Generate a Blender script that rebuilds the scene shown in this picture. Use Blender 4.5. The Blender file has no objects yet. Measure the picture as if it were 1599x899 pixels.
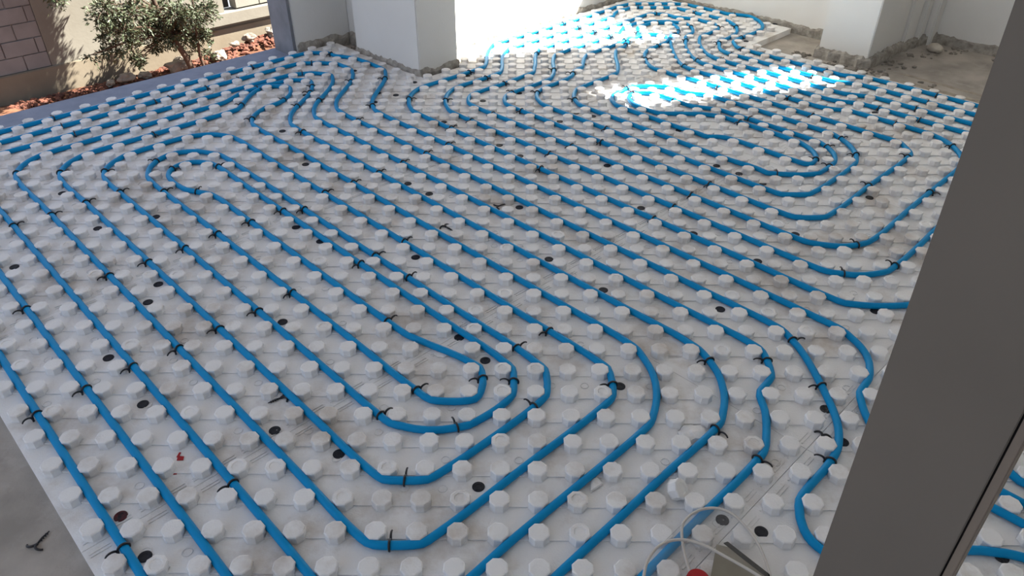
import bpy, bmesh, math, random
from mathutils import Vector, Matrix, noise
import numpy as np
random.seed(7)
SCN = bpy.context.scene
COL = SCN.collection
PI = math.pi
S = 0.075                                   # stud pitch
RT = math.sqrt(.5)

# ------------------------------------------------------------------ camera
CAM = bpy.data.cameras.new('camera'); cam = bpy.data.objects.new('camera', CAM); COL.objects.link(cam)
FPX, PITCH, ROLL, YAW, CXW, CYW, CZW = (1174.77, 0.6166516, 0.002629001, -0.00904503, -0.04282511, -0.792035, 1.180434)
Fw = Vector((math.sin(YAW)*math.cos(PITCH), math.cos(YAW)*math.cos(PITCH), -math.sin(PITCH)))
Rt = Vector((math.cos(YAW), -math.sin(YAW), 0)); Up = Rt.cross(Fw)
R2 = math.cos(ROLL)*Rt + math.sin(ROLL)*Up; U2 = -math.sin(ROLL)*Rt + math.cos(ROLL)*Up
M = Matrix((R2, U2, -Fw)).transposed().to_4x4(); M.translation = Vector((CXW, CYW, CZW))
cam.matrix_world = M
CAM.sensor_width = 36; CAM.lens = FPX/1599*36; CAM.clip_start = .02; CAM.clip_end = 200
SCN.camera = cam
# ------------------------------------------------------------------ world, sun, exposure
W = bpy.data.worlds.new('sky'); SCN.world = W; W.use_nodes = True
nt = W.node_tree; bg = nt.nodes['Background']
tc = nt.nodes.new('ShaderNodeTexCoord'); sp = nt.nodes.new('ShaderNodeSeparateXYZ'); cr = nt.nodes.new('ShaderNodeValToRGB')
nt.links.new(tc.outputs['Generated'], sp.inputs[0]); nt.links.new(sp.outputs['Z'], cr.inputs[0]); nt.links.new(cr.outputs[0], bg.inputs[0])
cr.color_ramp.elements[0].position = 0; cr.color_ramp.elements[0].color = (.86, .88, .92, 1)
cr.color_ramp.elements[1].position = .6; cr.color_ramp.elements[1].color = (.50, .67, 1.0, 1)
bg.inputs[1].default_value = 1.0
SUN_UV = (-.883, -.469); TAN_E = 1.05
sd = Vector(((SUN_UV[0]+SUN_UV[1])*RT, (SUN_UV[0]-SUN_UV[1])*RT, -TAN_E)).normalized()
sl = bpy.data.lights.new('sun', 'SUN'); sl.energy = 30.0; sl.angle = math.radians(.6); sl.color = (1, .95, .86)
so = bpy.data.objects.new('sun', sl); COL.objects.link(so); so.rotation_euler = sd.to_track_quat('-Z', 'Y').to_euler()
vs = SCN.view_settings; vs.view_transform = 'Standard'; vs.look = 'None'; vs.gamma = 1; vs.use_curve_mapping = False
vs.exposure = 0.22

# ------------------------------------------------------------------ helpers
def uv(u, v, z=0.0): return Vector(((u+v)*RT, (u-v)*RT, z))
def tag(o, label=None, cat=None, group=None, kind=None):
    if label: o['label'] = label
    if cat: o['category'] = cat
    if group: o['group'] = group
    if kind: o['kind'] = kind
    return o
def obj(name, bm, mat, parent=None, smooth=False):
    me = bpy.data.meshes.new(name); bm.to_mesh(me); bm.free()
    return objm(name, me, mat, parent, smooth)
def objm(name, me, mat, parent=None, smooth=False):
    o = bpy.data.objects.new(name, me); COL.objects.link(o)
    if mat:
        for m in (mat if isinstance(mat, (list, tuple)) else [mat]):
            me.materials.append(m)
    if parent: o.parent = parent
    if smooth: me.polygons.foreach_set('use_smooth', [True]*len(me.polygons))
    me.update()
    return o
def empty(name, loc, rz=0):
    o = bpy.data.objects.new(name, None); COL.objects.link(o); o.location = loc; o.rotation_euler.z = rz; o.empty_display_size = .05
    return o
def prism(bm, pts, z0, z1):
    """vertical prism over world xy points"""
    a = [bm.verts.new((p[0], p[1], z0)) for p in pts]; b = [bm.verts.new((p[0], p[1], z1)) for p in pts]
    n = len(pts); fs = []
    for i in range(n): fs.append(bm.faces.new((a[i], a[(i+1) % n], b[(i+1) % n], b[i])))
    fs.append(bm.faces.new(a[::-1])); fs.append(bm.faces.new(b))
    return fs
def uvbox(bm, u0, u1, v0, v1, z0, z1):
    prism(bm, [uv(u0, v0), uv(u1, v0), uv(u1, v1), uv(u0, v1)], z0, z1)
def fixn(bm): bmesh.ops.recalc_face_normals(bm, faces=bm.faces[:])
def tube_mesh(name, P, r, n=12, cap=True, close=False, rs=None):
    """tube along 3-d points"""
    P = np.array(P, float); m = len(P)
    T = np.zeros_like(P)
    T[1:-1] = P[2:]-P[:-2]; T[0] = P[1]-P[0]; T[-1] = P[-1]-P[-2]
    T /= np.linalg.norm(T, axis=1)[:, None]+1e-12
    ref = np.array([0, 0, 1.0]); 
    V = []; N = None
    for k in range(m):
        if N is None:
            if abs(T[k] @ ref) > .9: ref = np.array([1.0, 0, 0])
            N = ref-(ref @ T[k])*T[k]
        else: N = N-(N @ T[k])*T[k]
        N /= np.linalg.norm(N); B = np.cross(T[k], N)
        rr = r if rs is None else rs[k]
        for a in range(n):
            t = 2*PI*a/n; V.append(P[k]+rr*(math.cos(t)*N+math.sin(t)*B))
    F = []
    for k in range(m-1):
        for a in range(n):
            b = (a+1) % n; F.append((k*n+a, k*n+b, (k+1)*n+b, (k+1)*n+a))
    if cap: F.append(tuple(range(n))[::-1]); F.append(tuple((m-1)*n+a for a in range(n)))
    me = bpy.data.meshes.new(name); me.from_pydata([tuple(v) for v in V], [], F); me.update()
    return me
def add_tube(bm, P, r, n=8, rs=None):
    me = tube_mesh('t', P, r, n, rs=rs); bm.from_mesh(me); bpy.data.meshes.remove(me)

# ------------------------------------------------------------------ materials
def mat(name, col, rough=.8, noise_amt=0, scale=20, col2=None, bump=0, bscale=200, spec=.3, stain=None, stain_scale=3, stain_lo=.55, stain_hi=.75, metallic=0):
    m = bpy.data.materials.new(name); m.use_nodes = True; nt = m.node_tree; b = nt.nodes['Principled BSDF']
    b.inputs['Roughness'].default_value = rough; b.inputs['Specular IOR Level'].default_value = spec; b.inputs['Metallic'].default_value = metallic
    geo = nt.nodes.new('ShaderNodeNewGeometry'); L = nt.links.new
    cur = None
    def rgb(c): 
        n = nt.nodes.new('ShaderNodeRGB'); n.outputs[0].default_value = (*c, 1); return n.outputs[0]
    cur = rgb(col)
    if col2 is not None:
        nz = nt.nodes.new('ShaderNodeTexNoise'); nz.inputs['Scale'].default_value = scale; nz.inputs['Detail'].default_value = 6
        L(geo.outputs['Position'], nz.inputs['Vector'])
        rp = nt.nodes.new('ShaderNodeValToRGB'); rp.color_ramp.elements[0].position = .35; rp.color_ramp.elements[1].position = .65
        L(nz.outputs['Fac'], rp.inputs[0])
        mx = nt.nodes.new('ShaderNodeMix'); mx.data_type = 'RGBA'; L(rp.outputs[0], mx.inputs['Factor']); L(cur, mx.inputs['A']); mx.inputs['B'].default_value = (*col2, 1)
        cur = mx.outputs['Result']
    if stain is not None:
        nz = nt.nodes.new('ShaderNodeTexNoise'); nz.inputs['Scale'].default_value = stain_scale; nz.inputs['Detail'].default_value = 9; nz.inputs['Roughness'].default_value = .65
        L(geo.outputs['Position'], nz.inputs['Vector'])
        rp = nt.nodes.new('ShaderNodeValToRGB'); rp.color_ramp.elements[0].position = stain_lo; rp.color_ramp.elements[1].position = stain_hi
        L(nz.outputs['Fac'], rp.inputs[0])
        mx = nt.nodes.new('ShaderNodeMix'); mx.data_type = 'RGBA'; L(rp.outputs[0], mx.inputs['Factor']); L(cur, mx.inputs['A']); mx.inputs['B'].default_value = (*stain, 1)
        cur = mx.outputs['Result']
    L(cur, b.inputs['Base Color'])
    if bump:
        nz = nt.nodes.new('ShaderNodeTexNoise'); nz.inputs['Scale'].default_value = bscale; nz.inputs['Detail'].default_value = 4
        L(geo.outputs['Position'], nz.inputs['Vector'])
        bp = nt.nodes.new('ShaderNodeBump'); bp.inputs['Strength'].default_value = bump; bp.inputs['Distance'].default_value = .004
        L(nz.outputs['Fac'], bp.inputs['Height']); L(bp.outputs[0], b.inputs['Normal'])
    return m
FOAM = mat('white_foam', (.87, .86, .85), .85, col2=(.83, .82, .805), scale=9, bump=.25, bscale=260, stain=(.50, .43, .36), stain_scale=5, stain_lo=.50, stain_hi=.74, spec=.25)
BLUE = mat('blue_pipe', (.0, .275, .59), .42, spec=.16)
BLACK = mat('black_plastic', (.012, .011, .014), .35, spec=.5)
DISCM = mat('black_disc', (.018, .018, .024), .55, bump=.3, bscale=500)
DISCG = mat('dusty_disc', (.09, .085, .08), .7, col2=(.02, .02, .02), scale=160)
CONC = mat('screed', (0.483, 0.437, 0.385), .9, col2=(0.31, 0.282, 0.247), scale=6, bump=.5, bscale=60, stain=(.48, .44, .395), stain_scale=11, stain_lo=.52, stain_hi=.72)
KERB = mat('sill_stone', (.26, .285, .36), .75, col2=(.21, .235, .30), scale=14, bump=.3, bscale=120)
PLAST = mat('wall_plaster', (0.8, 0.79, 0.76), .9, col2=(0.75, 0.74, 0.71), scale=2.2, bump=.12, bscale=90)
ROUGHM = mat('rough_mortar', (.48, .45, .40), .95, col2=(.28, .255, .22), scale=35, bump=1.0, bscale=120, stain=(.42, .39, .35), stain_scale=25, stain_lo=.55, stain_hi=.65)
POSTM = mat('grey_frame', (0.193, 0.168, 0.143), .7, col2=(0.176, 0.154, 0.131), scale=5, bump=.05, bscale=70, stain=(.13, .11, .095), stain_scale=30, stain_lo=.70, stain_hi=.76)
STRIPM = mat('beige_strip', (.25, .205, .165), .7, col2=(.22, .18, .15), scale=12)
DARKM = mat('dark_gap', (.02, .018, .016), .9)
SOIL = mat('red_soil', (0.15, 0.0662, 0.0346), .95, col2=(0.0691, 0.0288, 0.0161), scale=9, bump=1.0, bscale=25)
RUBB = mat('brick_rubble', (0.154, 0.0544, 0.032), .9, col2=(0.064, 0.0269, 0.0192), scale=14)
STONE = mat('pale_stone', (0.256, 0.224, 0.186), .9, col2=(0.166, 0.134, 0.106), scale=8, bump=.6, bscale=30)
OUTC = mat('garden_wall_plaster', (0.191, 0.18, 0.15), .9, col2=(0.165, 0.153, 0.125), scale=3, bump=.3, bscale=30)
FOOT = mat('garden_wall_footing', (0.165, 0.135, 0.0957), .9, col2=(0.191, 0.162, 0.119), scale=2.5, bump=.4, bscale=25)
BLOCK = mat('grey_block', (0.214, 0.204, 0.195), .95, col2=(0.171, 0.163, 0.157), scale=4, bump=.5, bscale=60)
BLOCKL = mat('pale_block', (0.231, 0.22, 0.193), .95, col2=(0.203, 0.193, 0.164), scale=4, bump=.5, bscale=60)
BARK = mat('bark', (.10, .065, .045), .95, col2=(.05, .035, .025), scale=30, bump=.8, bscale=60)
LEAF = mat('olive_leaf', (.026, .040, .015), .55, col2=(.085, .10, .055), scale=12, spec=.4)
RED = mat('red_plastic', (.40, .01, .015), .4)
CARD = mat('printed_card', (.30, .27, .21), .8, col2=(.26, .23, .18), scale=30)
fb = FOAM.node_tree.nodes['Principled BSDF']; fb.inputs['Subsurface Weight'].default_value = .35; fb.inputs['Subsurface Radius'].default_value = (1, .95, .9); fb.inputs['Subsurface Scale'].default_value = .006
def film():
    m = bpy.data.materials.new('clear_film'); m.use_nodes = True; nt = m.node_tree; b = nt.nodes['Principled BSDF']
    b.inputs['Base Color'].default_value = (.75, .73, .70, 1); b.inputs['Roughness'].default_value = .3
    b.inputs['Alpha'].default_value = .06
    return m
FILM = film()
RIM = mat('frosted_plastic', (.60, .56, .51), .4, spec=.4)

# ------------------------------------------------------------------ floor and room shell
bm = bmesh.new(); uvbox(bm, -2.4, 4.1, -2.72, 3.0, -.18, -.03); uvbox(bm, 1.30, 4.1, -3.0, -2.72, -.18, -.03); fixn(bm)
tag(obj('floor', bm, CONC), kind='structure')
bm = bmesh.new(); uvbox(bm, -2.4, 1.30, -3.02, -2.72, -.18, -.0285); fixn(bm)
bmesh.ops.bevel(bm, geom=[e for e in bm.edges if all(v.co.z > -.05 for v in e.verts)], offset=.006, segments=2, affect='EDGES')
tag(obj('trim_1', bm, KERB), 'blue-grey stone door sill between the foam panels and the garden', kind='structure')
bm = bmesh.new(); uvbox(bm, -2.4, 4.1, -3.02, -2.99, -2.7, -.18); uvbox(bm, -2.4, 1.3, -3.0, -2.72, -.3, -.18); fixn(bm)
tag(obj('wall_foundation', bm, OUTC), kind='structure')
CEIL = 2.75
def wallbox(name, boxes, m=PLAST, bevel=.004):
    bm = bmesh.new()
    for b in boxes: uvbox(bm, *b)
    fixn(bm)
    if bevel: bmesh.ops.bevel(bm, geom=[e for e in bm.edges if abs(e.verts[0].co.z-e.verts[1].co.z) > .3], offset=bevel, segments=2, affect='EDGES')
    return tag(obj(name, bm, m), kind='structure')
ZB = -.03      # the plaster stops a little above the floor
wallbox('wall_jamb', [(1.22, 1.53, -3.0, -2.81, ZB, CEIL)])
wallbox('wall_recess', [(1.53, 1.75, -3.0, -2.61, ZB, CEIL)])
wallbox('pillar_left', [(1.43, 1.655, -2.61, -2.12, ZB, CEIL)])
wallbox('wall_left', [(1.66, 3.6, -2.6, -2.31, -.03, CEIL)])
W1 = (-2.31, -1.21, .76, 2.68); W2 = (-.73, -.17, 1.19, 2.31)
def wall_with_hole(name, u, th, v0, v1, hole):
    a, b, z0, z1 = hole; g = []
    g.append((u, u+th, v0, v1, -.05, z0)); g.append((u, u+th, v0, v1, z1, CEIL))
    if a-v0 > .01: g.append((u, u+th, v0, a, z0, z1))
    if v1-b > .01: g.append((u, u+th, b, v1, z0, z1))
    return wallbox(name, g, bevel=0)
wall_with_hole('wall_back', 3.33, .07, -2.31, -1.04, W1)
wallbox('pillar_right', [(3.06, 3.43, -1.05, -.805, ZB, CEIL)])
wallbox('wall_return', [(3.43, 3.56, -1.05, -.79, ZB, CEIL), (3.56, 3.63, -1.05, -.77, ZB, CEIL), (3.63, 3.78, -1.05, -.735, ZB, CEIL)], bevel=.006)
wall_with_hole('wall_right', 3.70, .07, -.735, 2.0, W2)
wallbox('wall_side', [(-.9, 3.8, 1.95, 2.05, ZB-.05, CEIL)])
wallbox('wall_near_light_block', [(-2.4, -2.3, .9, 2.05, -.03, CEIL), (-2.4, -1.3, -3.0, -2.80, -.03, CEIL), (-2.4, -.9, 1.95, 2.05, -.03, CEIL)])  # unseen; sill-side stretch added to dim near floor, rear kept open for fill
bm = bmesh.new(); uvbox(bm, -2.5, 3.9, -4.0, 2.1, CEIL, CEIL+.2); fixn(bm)  # overhang past the sill is unseen, added to hold back sky light
tag(obj('ceiling_added_eave', bm, PLAST), kind='structure')
# windows: slim frames in the two openings (above the picture, they let the sun in)
for n, (u, (a, b, z0, z1)) in enumerate(((3.34, W1), (3.71, W2)), 1):
    bm = bmesh.new(); t = .012
    uvbox(bm, u, u+.04, a, b, z0, z0+t); uvbox(bm, u, u+.04, a, b, z1-t, z1); uvbox(bm, u, u+.04, a, a+t, z0+t, z1-t); uvbox(bm, u, u+.04, b-t, b, z0+t, z1-t)
    fixn(bm); tag(obj('window_%d' % n, bm, PLAST), kind='structure')

# rough unplastered wall foot: broken mortar strip along the wall bases
def rough_strip(name, path, h=.045, d=.03, seed=1, out=None):
    """path: uv points; the strip leans on the room side (right of the path direction)"""
    rnd = random.Random(seed); bm = bmesh.new()
    pts = []
    for k in range(len(path)-1):
        a, b = path[k], path[k+1]; L = math.hypot(b[0]-a[0], b[1]-a[1]); n = max(2, int(L/.014))
        dx, dy = (b[0]-a[0])/L, (b[1]-a[1])/L; nx, ny = -dy, dx
        for i in range(n+(k == len(path)-2)):
            t = i/n; pts.append((a[0]+(b[0]-a[0])*t, a[1]+(b[1]-a[1])*t, nx, ny))
    rows = []
    for q, (u, v, nx, ny) in enumerate(pts):
        f = noise.noise(Vector((u*14, v*14, seed)))
        hh = h*(.75+.5*f+.25*rnd.random()); dd = d*(.55+.5*noise.noise(Vector((u*25, v*25, seed+5)))+.35*rnd.random())
        prof = [(dd*1.15, -.03), (dd, hh*.35), (dd*.6*rnd.uniform(.8, 1.2), hh*.72), (.0025, hh), (-.012, hh*1.02)]
        rows.append([bm.verts.new(uv(u+nx*o, v+ny*o, z+(rnd.uniform(-.004, .004) if z > -.02 else 0))) for o, z in prof])
    for k in range(len(rows)-1):
        for i in range(4): bm.faces.new((rows[k][i], rows[k+1][i], rows[k+1][i+1], rows[k][i+1]))
    fixn(bm); o = obj(name, bm, ROUGHM)
    return tag(o, kind='structure')
bm = bmesh.new(); uvbox(bm, 1.204, 1.2195, -2.995, -2.812, -.03, CEIL); fixn(bm)
tag(obj('trim_2', bm, mat('grey_jamb_stone', (.24, .25, .28), .8, col2=(.18, .19, .21), scale=10, bump=.3, bscale=80)), kind='structure')
rough_strip('baseboard_jamb', [(1.225, -2.81), (1.53, -2.81), (1.53, -2.61)], h=.036, d=.014, seed=3)
rough_strip('baseboard_left', [(1.43, -2.61), (1.43, -2.12), (1.66, -2.12), (1.66, -2.31), (3.33, -2.31)], h=.026, d=.013, seed=4)
rough_strip('baseboard_back', [(3.33, -2.31), (3.33, -1.05)], h=.022, d=.011, seed=6)
rough_strip('baseboard_pillar', [(3.06, -1.06), (3.06, -.80), (3.43, -.80), (3.56, -.785), (3.63, -.765), (3.70, -.735)], h=.024, d=.018, seed=8)
rough_strip('baseboard_right', [(3.70, -.735), (3.70, 1.9)], h=.018, d=.014, seed=9)

# ------------------------------------------------------------------ foam panels with moulded studs
REG = [(-.565, 1.205, -2.785, 1.80), (1.205, 1.43, -2.785, 1.80), (1.43, 1.66, -2.09, 1.80), (1.66, 2.90, -2.285, 1.80), (2.90, 3.30, -2.285, -1.325)]
def in_reg(u, v, m=0):
    return any(a-1e-6 <= u-m*0 <= b+1e-6 and c+m <= v <= d-m for a, b, c, d in REG) and all(
        any(a <= u+du <= b and c <= v+dv <= d for a, b, c, d in REG) for du in (-m, m) for dv in (-m, m))
SUMS = [-10.6, 11.5, 33.5, 54.7, 62.3]; DIFS = [-52.6, -41.5, -26.5, -11.5, 3.5, 18.5, 34]
STUDP = [(.0220, 0), (.0204, .0025), (.0198, .0130), (.0210, .0143), (.0213, .0168), (.0207, .0188), (.0186, .0199)]
def stud(V, F, x, y, rnd, hz=1.0):
    b = len(V); ox, oy = rnd.uniform(-.0006, .0006), rnd.uniform(-.0006, .0006); tx, ty = rnd.uniform(-.02, .02), rnd.uniform(-.02, .02)
    sc = rnd.uniform(.975, 1.01); ring = rnd.random() < .10
    prof = list(STUDP)
    if ring: prof += [(.0125, .0200), (.0110, .0184), (.0095, .0184)]
    for k, (r, z) in enumerate(prof):
        for a in range(8):
            t = PI/8+a*PI/4
            px_, py_ = r*sc*math.cos(t), r*sc*math.sin(t)
            V.append((x+ox*(k > 1)+px_, y+oy*(k > 1)+py_, (z+(px_*tx+py_*ty if k > 2 else 0))*hz))
    for k in range(len(prof)-1):
        for a in range(8):
            c = (a+1) % 8; F.append((b+k*8+a, b+k*8+c, b+k*8+8+c, b+k*8+8+a))
    F.append(tuple(b+(len(prof)-1)*8+a for a in range(8)))
def boxvf(V, F, pts, z0, z1):
    b = len(V)
    for z in (z0, z1):
        for p in pts: V.append((p[0], p[1], z))
    n = len(pts)
    for i in range(n): F.append((b+i, b+(i+1) % n, b+n+(i+1) % n, b+n+i))
    F.append(tuple(b+n+i for i in range(n))); F.append(tuple(b+i for i in range(n))[::-1])
CRUSH = [(-3, 8)]    # trodden flat under a pipe
panels = 0
H = S*RT     # uv distance of one lattice diagonal
where_u = ['in the nearest row', 'in the second row', 'in the third row', 'by the back wall']
where_v = ['along the garden side', 'between the two pillars', 'below the sunlit patch', 'before the grey post', 'behind the grey post', 'by the far right wall']
for a in range(len(SUMS)-1):
    for b in range(len(DIFS)-1):
        cu0, cu1, cv0, cv1 = SUMS[a]*H, SUMS[a+1]*H, DIFS[b]*H, DIFS[b+1]*H
        V = []; F = []; rnd = random.Random(a*50+b)
        g = .0005
        for (u0, u1, v0, v1) in REG:
            x0, x1, y0, y1 = max(u0, cu0), min(u1, cu1), max(v0, cv0), min(v1, cv1)
            if x1-x0 < .02 or y1-y0 < .02: continue
            gx0 = g if x0 == cu0 else 0; gx1 = g if x1 == cu1 else 0; gy0 = g if y0 == cv0 else 0; gy1 = g if y1 == cv1 else 0
            boxvf(V, F, [uv(x0+gx0, y0+gy0), uv(x1-gx1, y0+gy0), uv(x1-gx1, y1-gy1), uv(x0+gx0, y1-gy1)], -.03, 0)
        if not V: continue
        cnt = 0
        for i in range(-30, 75):
            for j in range(-75, 60):
                s, d = i+j, j-i
                if not (SUMS[a] < s < SUMS[a+1] and DIFS[b] < d < DIFS[b+1]): continue
                u, v = s*H, d*H
                if not in_reg(u, v, .012): continue
                x, y = j*S, i*S
                if v > .9 and u > 1.6: continue
                if v > 1.3 or (i < -8): continue
                stud(V, F, x, y, rnd, .22 if (j, i) in CRUSH else 1.0); cnt += 1
                # low bridge to the next stud of the row
                if (SUMS[a] < s+1 < SUMS[a+1] and DIFS[b] < d+1 < DIFS[b+1]) and in_reg((s+1)*H, (d+1)*H, .012):
                    hb = .0026
                    boxvf(V, F, [(x+.018, y-.0065), (x+.057, y-.0065), (x+.057, y+.0065), (x+.018, y+.0065)], -.001, hb)
                # moulded ring mark on the floor of some cells
                if rnd.random() < .16:
                    cx_, cy_ = x+S/2, y+S/2; n = 14; bb = len(V)
                    if in_reg(u+.053, v, .03):
                        for r_, z_ in ((.010, .0), (.0094, .0012), (.0082, .0012), (.0076, .0)):
                            for q in range(n): V.append((cx_+r_*math.cos(2*PI*q/n), cy_+r_*math.sin(2*PI*q/n), z_))
                        for k in range(3):
                            for q in range(n): F.append((bb+k*n+q, bb+k*n+(q+1) % n, bb+(k+1)*n+(q+1) % n, bb+(k+1)*n+q))
        # cutting guides: pairs of fine moulded ridges along the long edges of the panel
        for dd in (DIFS[b]+.28, DIFS[b]+.42, DIFS[b+1]-.28, DIFS[b+1]-.42):
            n0 = int((SUMS[a+1]-SUMS[a])/1.0)
            for k in range(n0):
                s0 = SUMS[a]+k+.15; s1 = s0+.7
                if in_reg(s0*H, dd*H, .004) and in_reg(s1*H, dd*H, .004):
                    boxvf(V, F, [uv(s0*H, dd*H-.0012), uv(s1*H, dd*H-.0012), uv(s1*H, dd*H+.0012), uv(s0*H, dd*H+.0012)], -.001, .0014)
        me = bpy.data.meshes.new('insulation_panel'); me.from_pydata([tuple(v) for v in V], [], F); me.update()
        o = objm('insulation_panel', me, FOAM)
        tag(o, 'white studded foam panel %s, %s' % (where_u[a], where_v[b]), 'insulation panel', 'white studded foam panels under the blue pipe')
        panels += 1

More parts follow.
